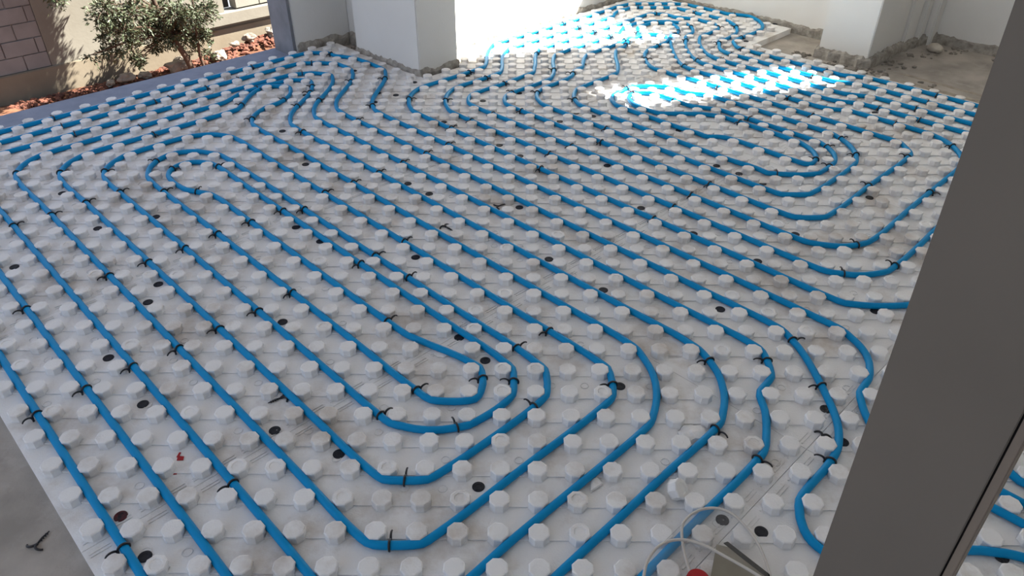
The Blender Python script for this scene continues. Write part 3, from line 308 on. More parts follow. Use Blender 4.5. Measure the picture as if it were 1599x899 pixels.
PIPE_B = """15.5,1.2,0 15.16,1.39,0 14.83,1.6,0 14.68,1.72,0 14.53,1.85,0 14.25,2.18,0 14.03,2.31,0 13.6,2.38,0 13.41,2.44,0 13.24,2.51,0 12.9,2.7,0 12.74,2.82,0 12.61,3.18,0 12.51,3.56,0 12.48,3.75,0 12.46,3.94,0 12.47,4.14,0 12.52,4.52,0 12.57,4.71,0 12.69,5.08,0 12.8,5.25,0 13.3,5.9,0 13.39,6.48,0 13.49,6.84,0 13.5,7.13,0 13.59,7.29,0 13.7,7.41,0 13.95,7.63,0 14.12,7.71,0 14.4,7.79,0 14.55,7.93,0 14.83,8.26,0 15.08,8.3,0 15.52,8.28,0 15.72,8.29,0 15.92,8.32,0 16.3,8.41,0 16.67,8.53,0 17.22,8.77,0 17.51,9.03,0 18.09,9.58,0 28.27,19.77,0 29.83,21.31,0 30.09,21.61,0 30.22,21.76,0 30.33,21.91,0 30.42,22.08,0 30.5,22.24,0 30.54,22.41,0 30.56,22.59,0 30.54,22.76,0 30.5,22.92,0 30.42,23.08,0 30.32,23.23,0 30.2,23.38,0 30.07,23.52,0 29.34,24.18,0 28.76,24.74,0 20.7,32.8,0 20.25,33.19,0 19.93,33.41,0 19.76,33.5,0 19.59,33.57,0 19.4,33.62,0 18.99,33.69,0 18.77,33.78,0 18.47,34.08,0 17.59,34.9,0 15.9,36.6,0 14.47,37.99,0 14.07,38.43,0 13.7,38.9,0 13.67,39.48,0 13.69,40.07,0 13.8,40.25,0 14.33,40.84,0 15.62,42.09,0 16.03,42.53,0 16.27,42.84,0 16.45,43.18,0 16.52,43.36,0 16.62,43.74,0 16.68,44.13,0 16.69,44.52,0 16.66,44.92,0 16.59,45.3,0 16.54,45.49,0 16.4,45.86,0 16.23,46.21,0 16.05,46.31,0 15.69,46.46,0 15.3,46.59,0 14.9,46.7,0 14.73,46.84,0 14.31,47.29,0 12.86,48.66,0 12.26,49.19,0 12.09,49.3,0 11.7,49.37,0 11.31,49.41,0 10.71,49.44,0 8.71,49.38,0 8.32,49.36,0 7.95,49.31,0 7.62,49.14,0 7.47,49.03,0 7.19,48.75,0 6.86,48.54,0 6.71,48.41,0 6.58,48.28,0 6.46,48.13,0 6.25,47.8,0 5.85,47.36,0 5.58,47.07,0 4.16,45.66,0 -0.23,41.27,0 -1.51,40.02,0 -1.92,39.58,0 -2.3,39.11,0 -2.48,38.34,0 -2.55,37.95,0 -2.59,37.55,0 -2.62,36.95,0 -2.62,35.76,0 -2.65,35.36,0 -2.69,34.97,0 -2.78,34.78,0 -3.3,34.19,0 -4.85,32.63,0 -5.86,31.66,0 -5.99,31.51,0 -6.24,31.21,0 -6.42,30.87,0 -6.5,30.69,0 -6.6,30.31,0 -6.64,30.12,0 -6.67,29.73,0 -6.67,29.33,0 -6.65,29.14,0 -6.59,28.75,0 -6.54,28.56,0 -6.41,28.18,0 -6.26,27.82,0 -5.73,27.22,0 8.42,13.08,0 9.82,11.66,0 10.4,11.11,0 10.86,10.72,0 11.25,10.64,0 11.64,10.58,0 12.04,10.56,0 12.43,10.57,0 13.43,10.66,0 14.05,10.69,0 14.25,10.8,0 14.83,11.37,0 15.24,11.79,0 15.32,11.98,0 15.5,12.55,0 15.7,13.1,0 16.09,13.57,0 16.64,14.15,0 23.72,21.22,0 25,22.46,0 25.25,22.76,0 25.34,22.91,0 25.41,23.08,0 25.46,23.24,0 25.47,23.42,0 25.46,23.59,0 25.42,23.77,0 25.29,24.12,0 24.9,24.57,0 24.35,25.15,0 19.97,29.54,0 19.68,29.82,0 19.24,30.21,0 19.05,30.31,0 18.49,30.49,0 17.93,30.69,0 17.75,30.8,0 17.45,31.06,0 17.02,31.47,0 13.92,34.59,0 12.6,35.81,0 12.06,36.4,0 11.94,36.55,0 11.71,36.87,0 11.55,37.22,0 11.44,37.6,0 11.38,37.99,0 11.34,38.38,0 11.33,38.98,0 11.37,39.58,0 11.46,40.17,0 11.54,40.55,0 11.71,41.12,0 11.98,41.42,0 12.68,42.14,0 12.94,42.43,0 13.3,42.9,0 13.33,43.09,0 13.35,43.47,0 13.35,43.66,0 13.31,44.04,0 13.22,44.23,0 12.68,44.8,0 12.25,45.2,0 12.08,45.31,0 11.75,45.49,0 11.57,45.56,0 11.39,45.62,0 10.95,45.69,0 10.73,45.84,0 10.47,46.2,0 10.33,46.33,0 10.18,46.44,0 10.02,46.53,0 9.85,46.59,0 9.67,46.63,0 9.49,46.64,0 9.32,46.62,0 9.14,46.58,0 8.98,46.51,0 8.82,46.41,0 8.68,46.3,0 8.54,46.17,0 7.76,45.27,0 7.35,44.83,0 1.53,39.05,0 1.12,38.62,0 0.73,38.17,0 0.56,37.6,0 0.48,37.21,0 0.46,37.01,0 0.43,36.62,0 0.43,35.62,0 0.41,35.23,0 0.33,34.44,0 0.31,34,0 0.22,33.78,0 -0.24,33.34,0 -0.89,32.6,0 -1.3,32.17,0 -2.02,31.47,0 -2.74,30.79,0 -3.01,30.51,0 -3.24,30.21,0 -3.31,30.03,0 -3.38,29.67,0 -3.38,29.49,0 -3.37,29.3,0 -3.31,28.93,0 -3.2,28.75,0 -2.95,28.45,0 -2.55,28.01,0 -1.11,26.62,0 8.36,17.14,0 9.9,15.57,0 10.34,15.16,0 10.78,14.77,0 10.97,14.69,0 11.34,14.56,0 11.53,14.52,0 11.92,14.46,0 12.11,14.46,0 12.3,14.47,0 12.49,14.51,0 12.68,14.55,0 13.04,14.69,0 13.22,14.78,0 13.68,15.15,0 14.12,15.56,0 15.78,17.28,0 19.61,21.09,0 19.88,21.38,0 20.27,21.84,0 20.49,22.39,0 20.61,22.77,0 20.65,22.96,0 20.67,23.15,0 20.7,23.54,0 20.68,23.93,0 20.66,24.13,0 20.57,24.5,0 20.51,24.69,0 20.34,25.04,0 20.24,25.21,0 19.71,25.79,0 18.44,27.07,0 17.26,28.18,0 17.07,28.3,0 16.66,28.36,0 16.47,28.41,0 16.28,28.48,0 16.11,28.56,0 15.78,28.77,0 15.48,29.02,0 15.19,29.3,0 11.38,33.12,0 10.23,34.23,0 9.97,34.52,0 9.73,34.83,0 9.56,35.18,0 9.44,35.55,0 9.37,35.94,0 9.34,36.33,0 9.33,37.13,0 9.37,38.53,0 9.42,39.32,0 9.49,39.87,0 9.49,40.07,0 9.37,40.33,0 9.29,41.11,0 9.17,41.26,0 9.04,41.38,0 8.89,41.48,0 8.74,41.56,0 8.59,41.6,0 8.43,41.62,0 8.27,41.59,0 8.11,41.54,0 7.96,41.46,0 7.67,41.23,0 7.44,41.1,0 7.31,40.95,0 7.23,40.79,0 7.09,40.68,0 6.95,40.55,0 6.83,40.36,0 6.71,40.12,0 6.55,39.58,0 6.28,38.85,0 5.78,38.23,0 5.69,38.04,0 5.59,37.44,0 5.53,36.85,0 5.51,35.45,0 5.49,35.06,0 5.42,34.46,0 5.29,33.89,0 4.91,33.42,0 4.64,33.12,0 3.64,32.15,0 3.22,31.72,0 2.82,31.26,0 2.7,31.1,0 2.55,30.53,0 2.5,30.15,0 2.49,29.95,0 2.52,29.57,0 2.56,29.38,0 2.68,29,0 2.75,28.81,0 3.13,28.37,0 3.41,28.08,0 4.97,26.53,0 8.92,22.56,0 9.8,21.75,0 10.12,21.52,0 10.42,21.24,0 10.56,21.09,0 10.83,20.74,0 11.05,20.69,0 11.87,20.6,0 12.26,20.58,0 12.45,20.59,0 12.83,20.64,0 13.02,20.69,0 13.21,20.77,0 13.65,21.16,0 13.93,21.44,0 14.18,21.74,0 14.3,21.9,0 14.38,22.08,0 14.5,22.44,0 14.54,22.63,0 14.57,22.82,0 14.57,23.01,0 14.56,23.2,0 14.53,23.39,0 14.43,23.77,0 14.29,24.13,0 13.76,24.74,0 13.35,25.17,0 10.8,27.71,0 10.21,28.23,0 9.64,28.46,0 8.88,28.71,0 8.72,28.85,0 7.31,30.27,0 7.17,30.39,0 7.01,30.5,0 6.85,30.58,0 6.68,30.64,0 6.51,30.67,0 6.34,30.67,0 6.18,30.64,0 6.02,30.58,0 5.88,30.5,0 5.76,30.38,0 5.67,30.25,0 5.6,30.1,0 5.56,29.93,0 5.55,29.75,0 5.56,29.56,0 5.63,29.19,0 5.68,29,0 5.75,28.8,0 6.3,28.23,0 6.74,27.82,0 6.91,27.7,0 7.51,27.67,0 8.71,27.66,0 9.1,27.63,0 9.49,27.56,0 9.67,27.5,0 10.02,27.35,0 10.19,27.25,0 10.49,27,0 10.78,26.73,0 12.62,24.89,0 13.02,24.45,0 13.28,24.15,0 13.45,23.8,0 13.58,23.43,0 13.62,23.24,0 13.64,23.05,0 13.65,22.86,0 13.64,22.68,0 13.62,22.49,0 13.57,22.32,0 13.5,22.16,0 13.41,22.01,0 13.18,21.75,0 13.01,21.69,0 12.83,21.73,0 12.55,21.96,0 12.13,22.35,0 11.3,23.22,0 10.46,24.07,0 10.17,24.33,0 9.87,24.56,0 9.71,24.65,0 9.54,24.71,0 9.35,24.73,0 9.11,24.71,0 8.75,24.82,0 8.6,25.01,0 8.48,25.15,0 7.93,25.59,0 7.65,25.85,0 6.52,26.98,0 5.52,27.96,0 5.11,28.39,0 4.73,28.84,0 4.63,29.22,0 4.59,29.41,0 4.58,29.6,0 4.58,29.78,0 4.61,29.96,0 4.67,30.13,0 4.75,30.29,0 4.86,30.44,0 5.29,30.87,0 5.5,31.19,0 5.63,31.33,0 5.77,31.44,0 5.93,31.54,0 6.1,31.6,0 6.28,31.65,0 6.46,31.68,0 6.66,31.69,0 7.25,31.69,0 7.63,31.66,0 7.81,31.61,0 7.98,31.55,0 8.15,31.46,0 8.3,31.35,0 8.44,31.22,0 8.84,30.73,0 9.27,30.62,0 9.66,30.49,0 10.21,30.24,0 10.36,30.11,0 11.08,29.43,0 14.33,26.17,0 14.89,25.59,0 15.28,25.14,0 15.5,24.59,0 15.6,24.21,0 15.66,23.82,0 15.68,23.43,0 15.65,23.04,0 15.58,22.65,0 15.46,22.28,0 15.31,21.92,0 15.2,21.75,0 14.82,21.29,0 14.28,20.71,0 13.14,19.59,0 12.7,19.18,0 12.24,18.8,0 12.06,18.69,0 11.47,18.67,0 10.88,18.71,0 10.42,19.1,0 9.98,19.51,0 3.34,26.16,0 1.78,27.71,0 1.22,28.29,0 0.82,28.74,0 0.7,28.9,0 0.51,29.45,0 0.43,29.83,0 0.42,30.02,0 0.42,30.21,0 0.44,30.4,0 0.48,30.59,0 0.54,30.77,0 0.71,31.12,0 0.94,31.43,0 1.21,31.72,0 1.77,32.28,0 2.04,32.57,0 2.29,32.88,0 2.4,33.04,0 2.49,33.2,0 2.57,33.38,0 2.62,33.57,0 2.69,33.98,0 2.76,34.2,0 3.03,34.52,0 3.27,34.83,0 3.31,35.03,0 3.43,36.01,0 3.49,36.4,0 3.59,36.78,0 3.72,37.15,0 3.96,37.46,0 4.22,37.75,0 5.22,38.72,0 5.92,39.43,0.4 6.3,39.86,2.4 6.52,40.16,6 6.69,40.28,9.1 6.99,40.36,8.9 7.16,40.48,7.3 7.3,40.61,6.9 7.43,40.78,7.5 7.51,40.96,9.2 7.49,41.26,7.8 7.52,41.45,5.1 7.58,41.82,2 7.62,42.2,0.6 7.68,42.98,0 7.74,43.18,0 7.87,43.33,0 8.28,43.76,0 8.88,44.29,0 9.46,44.34,0 10.04,44.31,0 10.23,44.21,0 10.31,44.03,0 10.43,43.65,0 10.48,43.46,0 10.51,43.26,0 10.52,43.07,0 10.52,42.88,0 10.5,42.69,0 10.42,42.31,0 10.31,41.93,0 10.2,41.75,0.1 9.71,41.12,1.3 9.62,40.75,3.6 9.52,40.39,8.6 9.36,40.16,8.9 9.31,39.96,5.8 9.21,39.77,3.8 8.93,39.49,1.4 8.64,39.21,0.4 8.23,38.77,0 7.97,38.47,0 7.73,38.16,0 7.57,37.8,0 7.45,37.43,0 7.41,37.24,0 7.36,36.84,0 7.34,36.45,0 7.36,35.85,0 7.41,35.46,0 7.49,35.09,0 7.56,34.91,0 7.65,34.75,0 7.75,34.61,0 7.88,34.48,0 8.19,34.25,0 8.44,33.91,0 8.57,33.76,0 8.86,33.49,0 9.18,33.26,0 9.33,33.13,0 10.06,32.45,0 16.99,25.52,0 18.24,24.2,0 18.31,24,0 18.32,23.59,0 18.31,23,0 18.25,22.8,0 17.73,22.2,0 17.32,21.76,0 15.31,19.81,0 14.47,18.96,0 13.23,17.66,0 12.64,17.12,0 12.18,16.74,0 11.98,16.69,0 10.98,16.69,0 10.79,16.77,0 10.34,17.16,0 9.9,17.57,0 8.08,19.42,0 1.01,26.49,0 -0.56,28.04,0 -0.83,28.33,0 -1.22,28.77,0 -1.31,28.95,0 -1.37,29.33,0 -1.38,29.51,0 -1.37,29.7,0 -1.31,30.06,0 -1.21,30.23,0 -0.84,30.67,0 0.3,31.78,0 0.86,32.36,0 1.24,32.8,0 1.32,32.99,0 1.46,33.57,0 1.51,33.96,0 1.54,34.56,0 1.52,35.55,0 1.53,35.95,0 1.59,36.54,0 1.71,37.13,0 2.1,37.59,0 2.51,38.03,0 5.5,40.98,0 5.77,41.27,0 6.04,41.57,0 6.29,41.88,0 6.76,43.2,0 7.3,43.77,0 7.74,44.18,0 7.91,44.3,0 8.46,44.5,0 8.84,44.6,0 9.04,44.63,0 9.43,44.67,0 9.82,44.66,0 10.21,44.61,0 10.59,44.5,0 11.13,44.29,0 11.28,44.15,0 11.4,43.78,0 11.45,43.59,0 11.51,43.21,0 11.52,43.01,0 11.49,42.62,0 11.41,42.24,0 11.29,41.89,0 11.2,41.72,0 11.09,41.56,0 10.8,41.25,0 10.69,41.02,0 10.65,40.59,0 10.61,40.39,0 10.48,39.83,0 10.4,39.45,0 10.35,39.06,0 10.32,38.66,0 10.32,37.66,0 10.34,37.26,0 10.39,36.87,0 10.43,36.68,0 10.55,36.3,0 10.69,35.94,0 10.79,35.76,0 11.19,35.32,0 11.6,34.89,0 14.72,31.78,0 15.98,30.5,0 16.42,30.09,0 16.89,29.7,0 18.02,29.32,0 18.21,29.23,0 18.66,28.84,0 18.94,28.57,0 20.92,26.58,0 22.34,25.18,0 22.89,24.6,0 23.28,24.15,0 23.36,23.76,0 23.39,23.58,0 23.39,23.39,0 23.38,23.21,0 23.34,23.03,0 23.28,22.85,0 23.07,22.55,0 22.95,22.4,0 22.54,21.98,0 21.66,21.15,0 21.09,20.59,0 16.71,16.21,0 15.18,14.62,0 14.19,13.63,0 13.75,13.22,0 13.14,12.72,0 12.77,12.59,0 12.58,12.54,0 12.2,12.47,0 12.01,12.47,0 11.81,12.47,0 11.43,12.54,0 10.87,12.71,0 10.41,13.1,0 9.83,13.65,0 8.43,15.07,0 -1.62,25.12,0 -3.33,26.8,0 -3.74,27.23,0 -4.27,27.83,0 -4.47,28.4,0 -4.58,28.78,0 -4.64,29.17,0 -4.66,29.56,0 -4.64,29.96,0 -4.62,30.15,0 -4.54,30.53,0 -4.41,30.9,0 -4.32,31.07,0 -4.22,31.23,0 -4.1,31.39,0 -3.84,31.69,0 -2.4,33.07,0 -2.13,33.36,0 -1.75,33.81,0 -1.68,34.01,0 -1.63,34.8,0 -1.63,35.2,0 -1.66,36.2,0 -1.64,36.79,0 -1.58,37.18,0 -1.54,37.38,0 -1.43,37.75,0 -1.29,38.12,0 -0.91,38.58,0 -0.64,38.87,0 4.46,43.96,0 5.01,44.53,0 5.66,45.28,0 6.28,45.87,0 6.36,46.29,0 6.42,46.49,0 6.57,46.86,0 6.76,47.2,0 7.06,47.46,0 7.36,47.74,0 7.78,48.22,0 8.01,48.31,0 8.65,48.29,0 9.65,48.37,0 10.04,48.39,0 10.44,48.38,0 11.03,48.31,0 11.22,48.23,0 11.79,47.68,0 12.76,46.67,0 13.77,45.71,0 14.04,45.42,0 14.29,45.11,0 14.44,44.75,0 14.51,44.57,0 14.56,44.38,0 14.63,43.99,0 14.66,43.6,0 14.65,43.2,0 14.6,42.81,0 14.56,42.62,0 14.45,42.25,0 14.3,41.89,0 13.48,40.8,0 13.36,40.66,0 13.22,40.53,0 13.06,40.4,0 12.85,40.28,0 12.69,40,0 12.65,39.55,0 12.54,39.01,0 12.5,38.65,0 12.5,38.46,0 12.53,38.28,0 12.58,38.1,0 12.65,37.93,0 12.74,37.76,0 12.85,37.61,0 13.12,37.33,0 13.85,36.66,0 14.14,36.38,0 16.95,33.54,0 17.53,32.99,0 17.83,32.73,0 18.39,32.52,0 19.15,32.27,0 19.61,31.88,0 19.9,31.61,0 26.12,25.38,0 27.69,23.85,0 27.95,23.55,0 28.2,23.24,0 28.31,23.07,0 28.34,22.69,0 28.35,22.5,0 28.34,22.3,0 28.3,21.92,0 28.19,21.75,0 27.94,21.45,0 27.68,21.15,0 26.25,19.75,0 19.32,12.82,0 16.6,10.16,0 15.75,9.31,0.1 15.19,8.75,1.1 14.72,8.42,4.4 14.47,8.12,5.3 14.35,7.98,6.9 14.24,7.8,9.6 14.13,7.54,8 13.99,7.4,6.8 13.85,7.28,6.5 13.71,7.13,7.3 13.58,6.99,9.2 13.33,6.88,7.9 13.18,6.74,5.2 12.91,6.47,2 12.64,6.19,0.7 12.38,5.9,0.2 11.72,5.14,0 11.61,4.33,0 11.59,3.94,0 11.59,3.74,0 11.63,3.35,0 11.69,2.96,0 11.78,2.77,0 12.19,2.34,0 12.76,1.8,0 12.94,1.69,0 13.3,1.53,0 13.69,1.4,0 14.09,1.3,0 14.27,1.16,0 14.5,0.8,0"""
CLIPS = [(-16.92, 34.58, -45.0, 0.0, 393, 108), (-20.03, 29.47, -45.0, 0.0, 251, 147), (-17.06, 32.44, 135.0, 0.0, 386, 123), (-15.6, 31.02, -36.0, 0.0, 402, 133), (-20.6, 28.9, -45.0, 0.0, 244, 163), (-18.98, 28.52, -45.0, 0.0, 296, 165), (-15.67, 28.46, 178.0, 0.0, 379, 163), (-24.98, 26.52, 135.0, 0.0, 84, 189), (-23.99, 25.51, 135.0, 0.0, 100, 201), (-22.94, 24.56, -45.0, 0.0, 129, 211), (-20.02, 25.48, -45.0, 0.0, 228, 202), (-18.92, 24.58, -45.0, 0.0, 247, 211), (-14.54, 26.55, -168.0, 0.0, 390, 188), (-17.57, 21.51, 168.0, 0.0, 243, 250), (-16.53, 20.73, -10.0, 0.0, 278, 254), (-13.59, 29.24, 163.0, 0.0, 441, 156), (-12.47, 31.35, -168.0, 0.0, 482, 134), (-11.62, 29.26, -6.0, 0.0, 498, 156), (-12.61, 28.38, 173.0, 0.0, 461, 168), (-13.57, 33.47, 105.0, 0.0, 460, 117), (-12.54, 37.04, -128.0, 0.0, 516, 84), (-13.43, 35.39, -85.0, 0.0, 484, 98), (-10.39, 32.22, 179.0, 0.0, 543, 126), (-8.48, 32.64, -178.0, 0.0, 600, 118), (-8.54, 28.49, -163.0, 0.0, 576, 166), (-8.99, 26.43, 47.0, 0.0, 556, 186), (-6.68, 29.53, 1.0, 0.0, 638, 152), (-4.65, 29.36, 3.0, 0.0, 694, 156), (-4.03, 25.53, 45.0, 0.0, 703, 197), (-4.03, 25.53, -135.0, 0.0, 706, 198), (-4.02, 23.52, 45.0, 0.0, 710, 226), (-5.0, 22.5, 45.0, 0.0, 668, 238), (-11.5, 24.98, -136.0, 0.0, 474, 201), (-12.38, 30.37, 179.0, 0.0, 477, 148), (-18.48, 31.02, -45.0, 0.0, 329, 130), (-3.58, 33.9, -45.0, 0.0, 734, 112), (-2.54, 32.92, -45.0, 0.0, 762, 120), (-1.44, 32.03, -45.0, 0.0, 788, 128), (-0.97, 30.53, 139.0, 0.0, 791, 144), (0.48, 30.59, 165.0, 0.0, 836, 142), (2.52, 29.57, -171.0, 0.0, 894, 154), (0.52, 37.4, 169.0, 0.0, 836, 83), (1.53, 34.36, 179.0, 0.0, 864, 108), (2.66, 33.77, 171.0, 0.0, 904, 113), (2.46, 43.96, 135.0, 0.0, 876, 34), (3.47, 42.97, -45.0, 0.0, 900, 41), (4.51, 42.01, -45.0, 0.0, 922, 49), (5.5, 40.98, -45.0, 0.0, 947, 55), (-0.42, 27.9, -135.0, 0.0, 812, 171), (-1.97, 27.45, -134.0, 0.0, 761, 178), (-3.04, 26.52, -134.0, 0.0, 731, 188), (8.44, 48.29, 89.0, 0.0, 997, 12), (9.49, 46.64, 91.0, 0.0, 1018, 20), (9.27, 44.33, -86.0, 0.0, 1027, 36), (12.48, 46.96, -136.0, 0.0, 1084, 21), (11.49, 43.4, -171.0, 0.0, 1074, 41), (10.08, 41.59, -37.0, 0.2, 1058, 51), (10.42, 42.31, 165.0, 0.0, 1058, 50), (13.35, 43.28, -4.0, 0.0, 1126, 43), (13.35, 43.28, 176.0, 0.0, 1126, 42), (14.66, 43.4, 179.0, 0.0, 1150, 43), (15.3, 46.59, -107.0, 0.0, 1138, 23), (10.57, 40.2, 167.0, 0.0, 1068, 64), (12.68, 39.76, 176.0, 0.0, 1121, 66), (14.47, 40.98, 135.0, 0.0, 1162, 58), (12.98, 37.46, -137.0, 0.0, 1140, 88), (13.94, 38.58, -142.0, 0.0, 1156, 78), (12.06, 36.4, 40.0, 0.0, 1126, 95), (10.55, 36.3, 20.0, 0.0, 1089, 97), (9.56, 35.18, 22.0, 0.0, 1068, 103), (7.34, 36.45, -1.0, 0.0, 1008, 91), (7.55, 41.63, 171.0, 3.3, 991, 50), (6.41, 40.01, -38.0, 3.8, 973, 64), (6.42, 39.22, 160.0, 0.0, 978, 72), (8.5, 39.06, -44.0, 0.2, 1025, 70), (5.63, 31.33, 133.0, 0.0, 978, 136), (5.88, 30.5, 127.0, 0.0, 981, 143), (8.0, 29.57, 45.0, 0.0, 1048, 152), (10.9, 31.6, -135.0, 0.0, 1111, 138), (18.03, 34.49, -132.0, 0.0, 1295, 112), (16.95, 33.54, -135.0, 0.0, 1276, 121), (16.04, 32.46, -135.0, 0.0, 1255, 130), (14.01, 32.49, -135.0, 0.0, 1205, 132), (14.49, 30.01, -135.0, 0.0, 1218, 153), (15.01, 27.49, -135.0, 0.0, 1260, 181), (10.92, 26.59, -135.0, 0.0, 1155, 196), (11.5, 27.0, 45.0, 0.0, 1170, 187), (22.96, 30.54, -135.0, 0.0, 1460, 146), (22.02, 29.48, -135.0, 0.0, 1448, 157), (20.95, 28.55, -135.0, 0.0, 1422, 169), (20.49, 27.01, -135.0, 0.0, 1428, 185), (19.01, 26.5, -135.0, 0.0, 1401, 195), (18.94, 28.57, -134.0, 0.0, 1376, 175), (15.5, 24.59, 18.0, 0.0, 1312, 213), (14.49, 23.58, 16.0, 0.0, 1283, 224), (15.58, 22.65, 166.0, 0.0, 1339, 239), (13.5, 22.16, 153.0, 0.0, 1278, 254), (13.93, 21.44, 138.0, 0.0, 1300, 256), (11.26, 20.66, 84.0, 0.0, 1214, 270), (17.99, 22.5, 140.0, 0.0, 1414, 238), (20.69, 23.74, -177.0, 0.0, 1496, 225), (0.93, 22.57, -135.0, 0.0, 853, 239), (2.0, 23.5, -135.0, 0.0, 887, 226), (0.5, 21.0, -135.0, 0.0, 846, 266), (3.55, 23.95, -135.0, 0.0, 940, 223), (3.91, 25.59, -135.0, 0.0, 945, 198), (2.52, 29.57, -171.0, 0.0, 892, 154), (-23.43, 20.18, 22.0, 0.0, 27, 269), (-21.48, 20.27, 20.0, 0.0, 93, 267), (-19.51, 20.42, 16.0, 0.0, 165, 266), (-14.51, 21.0, 49.0, 0.0, 338, 259), (-14.66, 18.56, 71.0, 0.0, 306, 299), (-16.06, 18.51, 46.0, 0.0, 254, 298), (-17.95, 18.42, 46.0, 0.0, 191, 299), (-18.98, 17.48, 45.0, 0.0, 139, 317), (-19.91, 16.41, 45.0, 0.0, 84, 334), (-21.01, 15.51, 45.0, 0.0, 26, 353), (-10.41, 16.91, -135.0, 0.0, 441, 328), (-11.46, 15.96, -135.0, 0.0, 387, 345), (-12.5, 15.0, -135.0, 0.0, 337, 366), (-13.41, 13.91, -135.0, 0.0, 282, 385), (-14.45, 12.95, -135.0, 0.0, 227, 408), (-15.52, 12.02, -135.0, 0.0, 166, 428), (-17.48, 9.98, -135.0, 0.0, 38, 483), (-9.45, 9.95, -135.0, 0.0, 405, 489), (-9.52, 17.02, -135.0, 0.0, 477, 330), (-7.94, 19.44, 45.0, 0.0, 556, 282), (-6.96, 20.46, 45.0, 0.0, 602, 268), (-6.01, 21.51, 45.0, 0.0, 637, 253), (-9.0, 18.5, 45.0, 0.0, 516, 298), (-6.45, 12.95, -135.0, 0.0, 566, 415), (-5.99, 13.49, 45.0, 0.0, 602, 398), (-4.57, 12.07, 45.0, 0.0, 640, 424), (-5.04, 14.54, 45.0, 0.0, 646, 377), (-8.54, 11.04, -135.0, 0.0, 458, 460), (-4.96, 9.46, 46.0, 0.0, 612, 494), (7.94, 19.56, -135.0, 0.0, 1108, 286), (6.95, 18.55, -135.0, 0.0, 1076, 301), (6.02, 17.48, -135.0, 0.0, 1047, 321), (5.02, 16.48, -135.0, 0.0, 1018, 340), (15.03, 19.53, 135.0, 0.0, 1353, 288), (17.48, 18.98, -45.0, 0.0, 1453, 300), (12.68, 14.55, 107.0, 0.0, 1341, 382), (13.6, 13.09, 130.0, 0.0, 1402, 413), (11.43, 12.54, 77.0, 0.0, 1321, 428), (-14.4, 4.9, -135.0, 0.0, 50, 650), (-13.52, 6.02, -135.0, 0.0, 130, 616), (-12.53, 7.03, -135.0, 0.0, 207, 581), (-11.42, 7.92, -135.0, 0.0, 278, 550), (-10.49, 8.99, -135.0, 0.0, 341, 518), (-3.58, 6.09, 49.0, 0.0, 655, 607), (-1.61, 6.61, -175.0, 0.0, 759, 592), (-0.66, 6.54, -179.0, 0.0, 802, 590), (-0.59, 8.13, 44.0, 0.0, 811, 542), (-4.49, 5.01, 49.0, 0.0, 597, 646), (-2.29, 4.58, 105.0, 0.0, 715, 665), (-0.04, 5.45, 140.0, 0.0, 826, 632), (0.48, 9.02, -134.0, 0.0, 857, 525), (2.34, 6.38, 179.0, 0.0, 963, 602), (5.51, 7.58, -162.0, 0.0, 1107, 564), (7.34, 7.62, -179.0, 0.0, 1201, 562), (8.44, 8.61, 16.0, 0.0, 1240, 524), (5.05, 4.59, -42.0, 0.0, 1118, 674), (5.99, 3.51, -41.0, 0.0, 1195, 708), (8.68, 6.44, -179.0, 0.0, 1284, 604), (7.95, 3.45, 140.0, 0.0, 1298, 717), (-10.02, 0.52, -135.0, 0.0, 178, 850), (-8.0, 2.5, -135.0, 0.0, 347, 748), (-3.5, 2.65, 90.0, 0.0, 632, 755), (-3.61, 0.66, 89.0, 0.0, 600, 851), (6.99, 0.53, -120.0, 0.0, 1273, 868)]
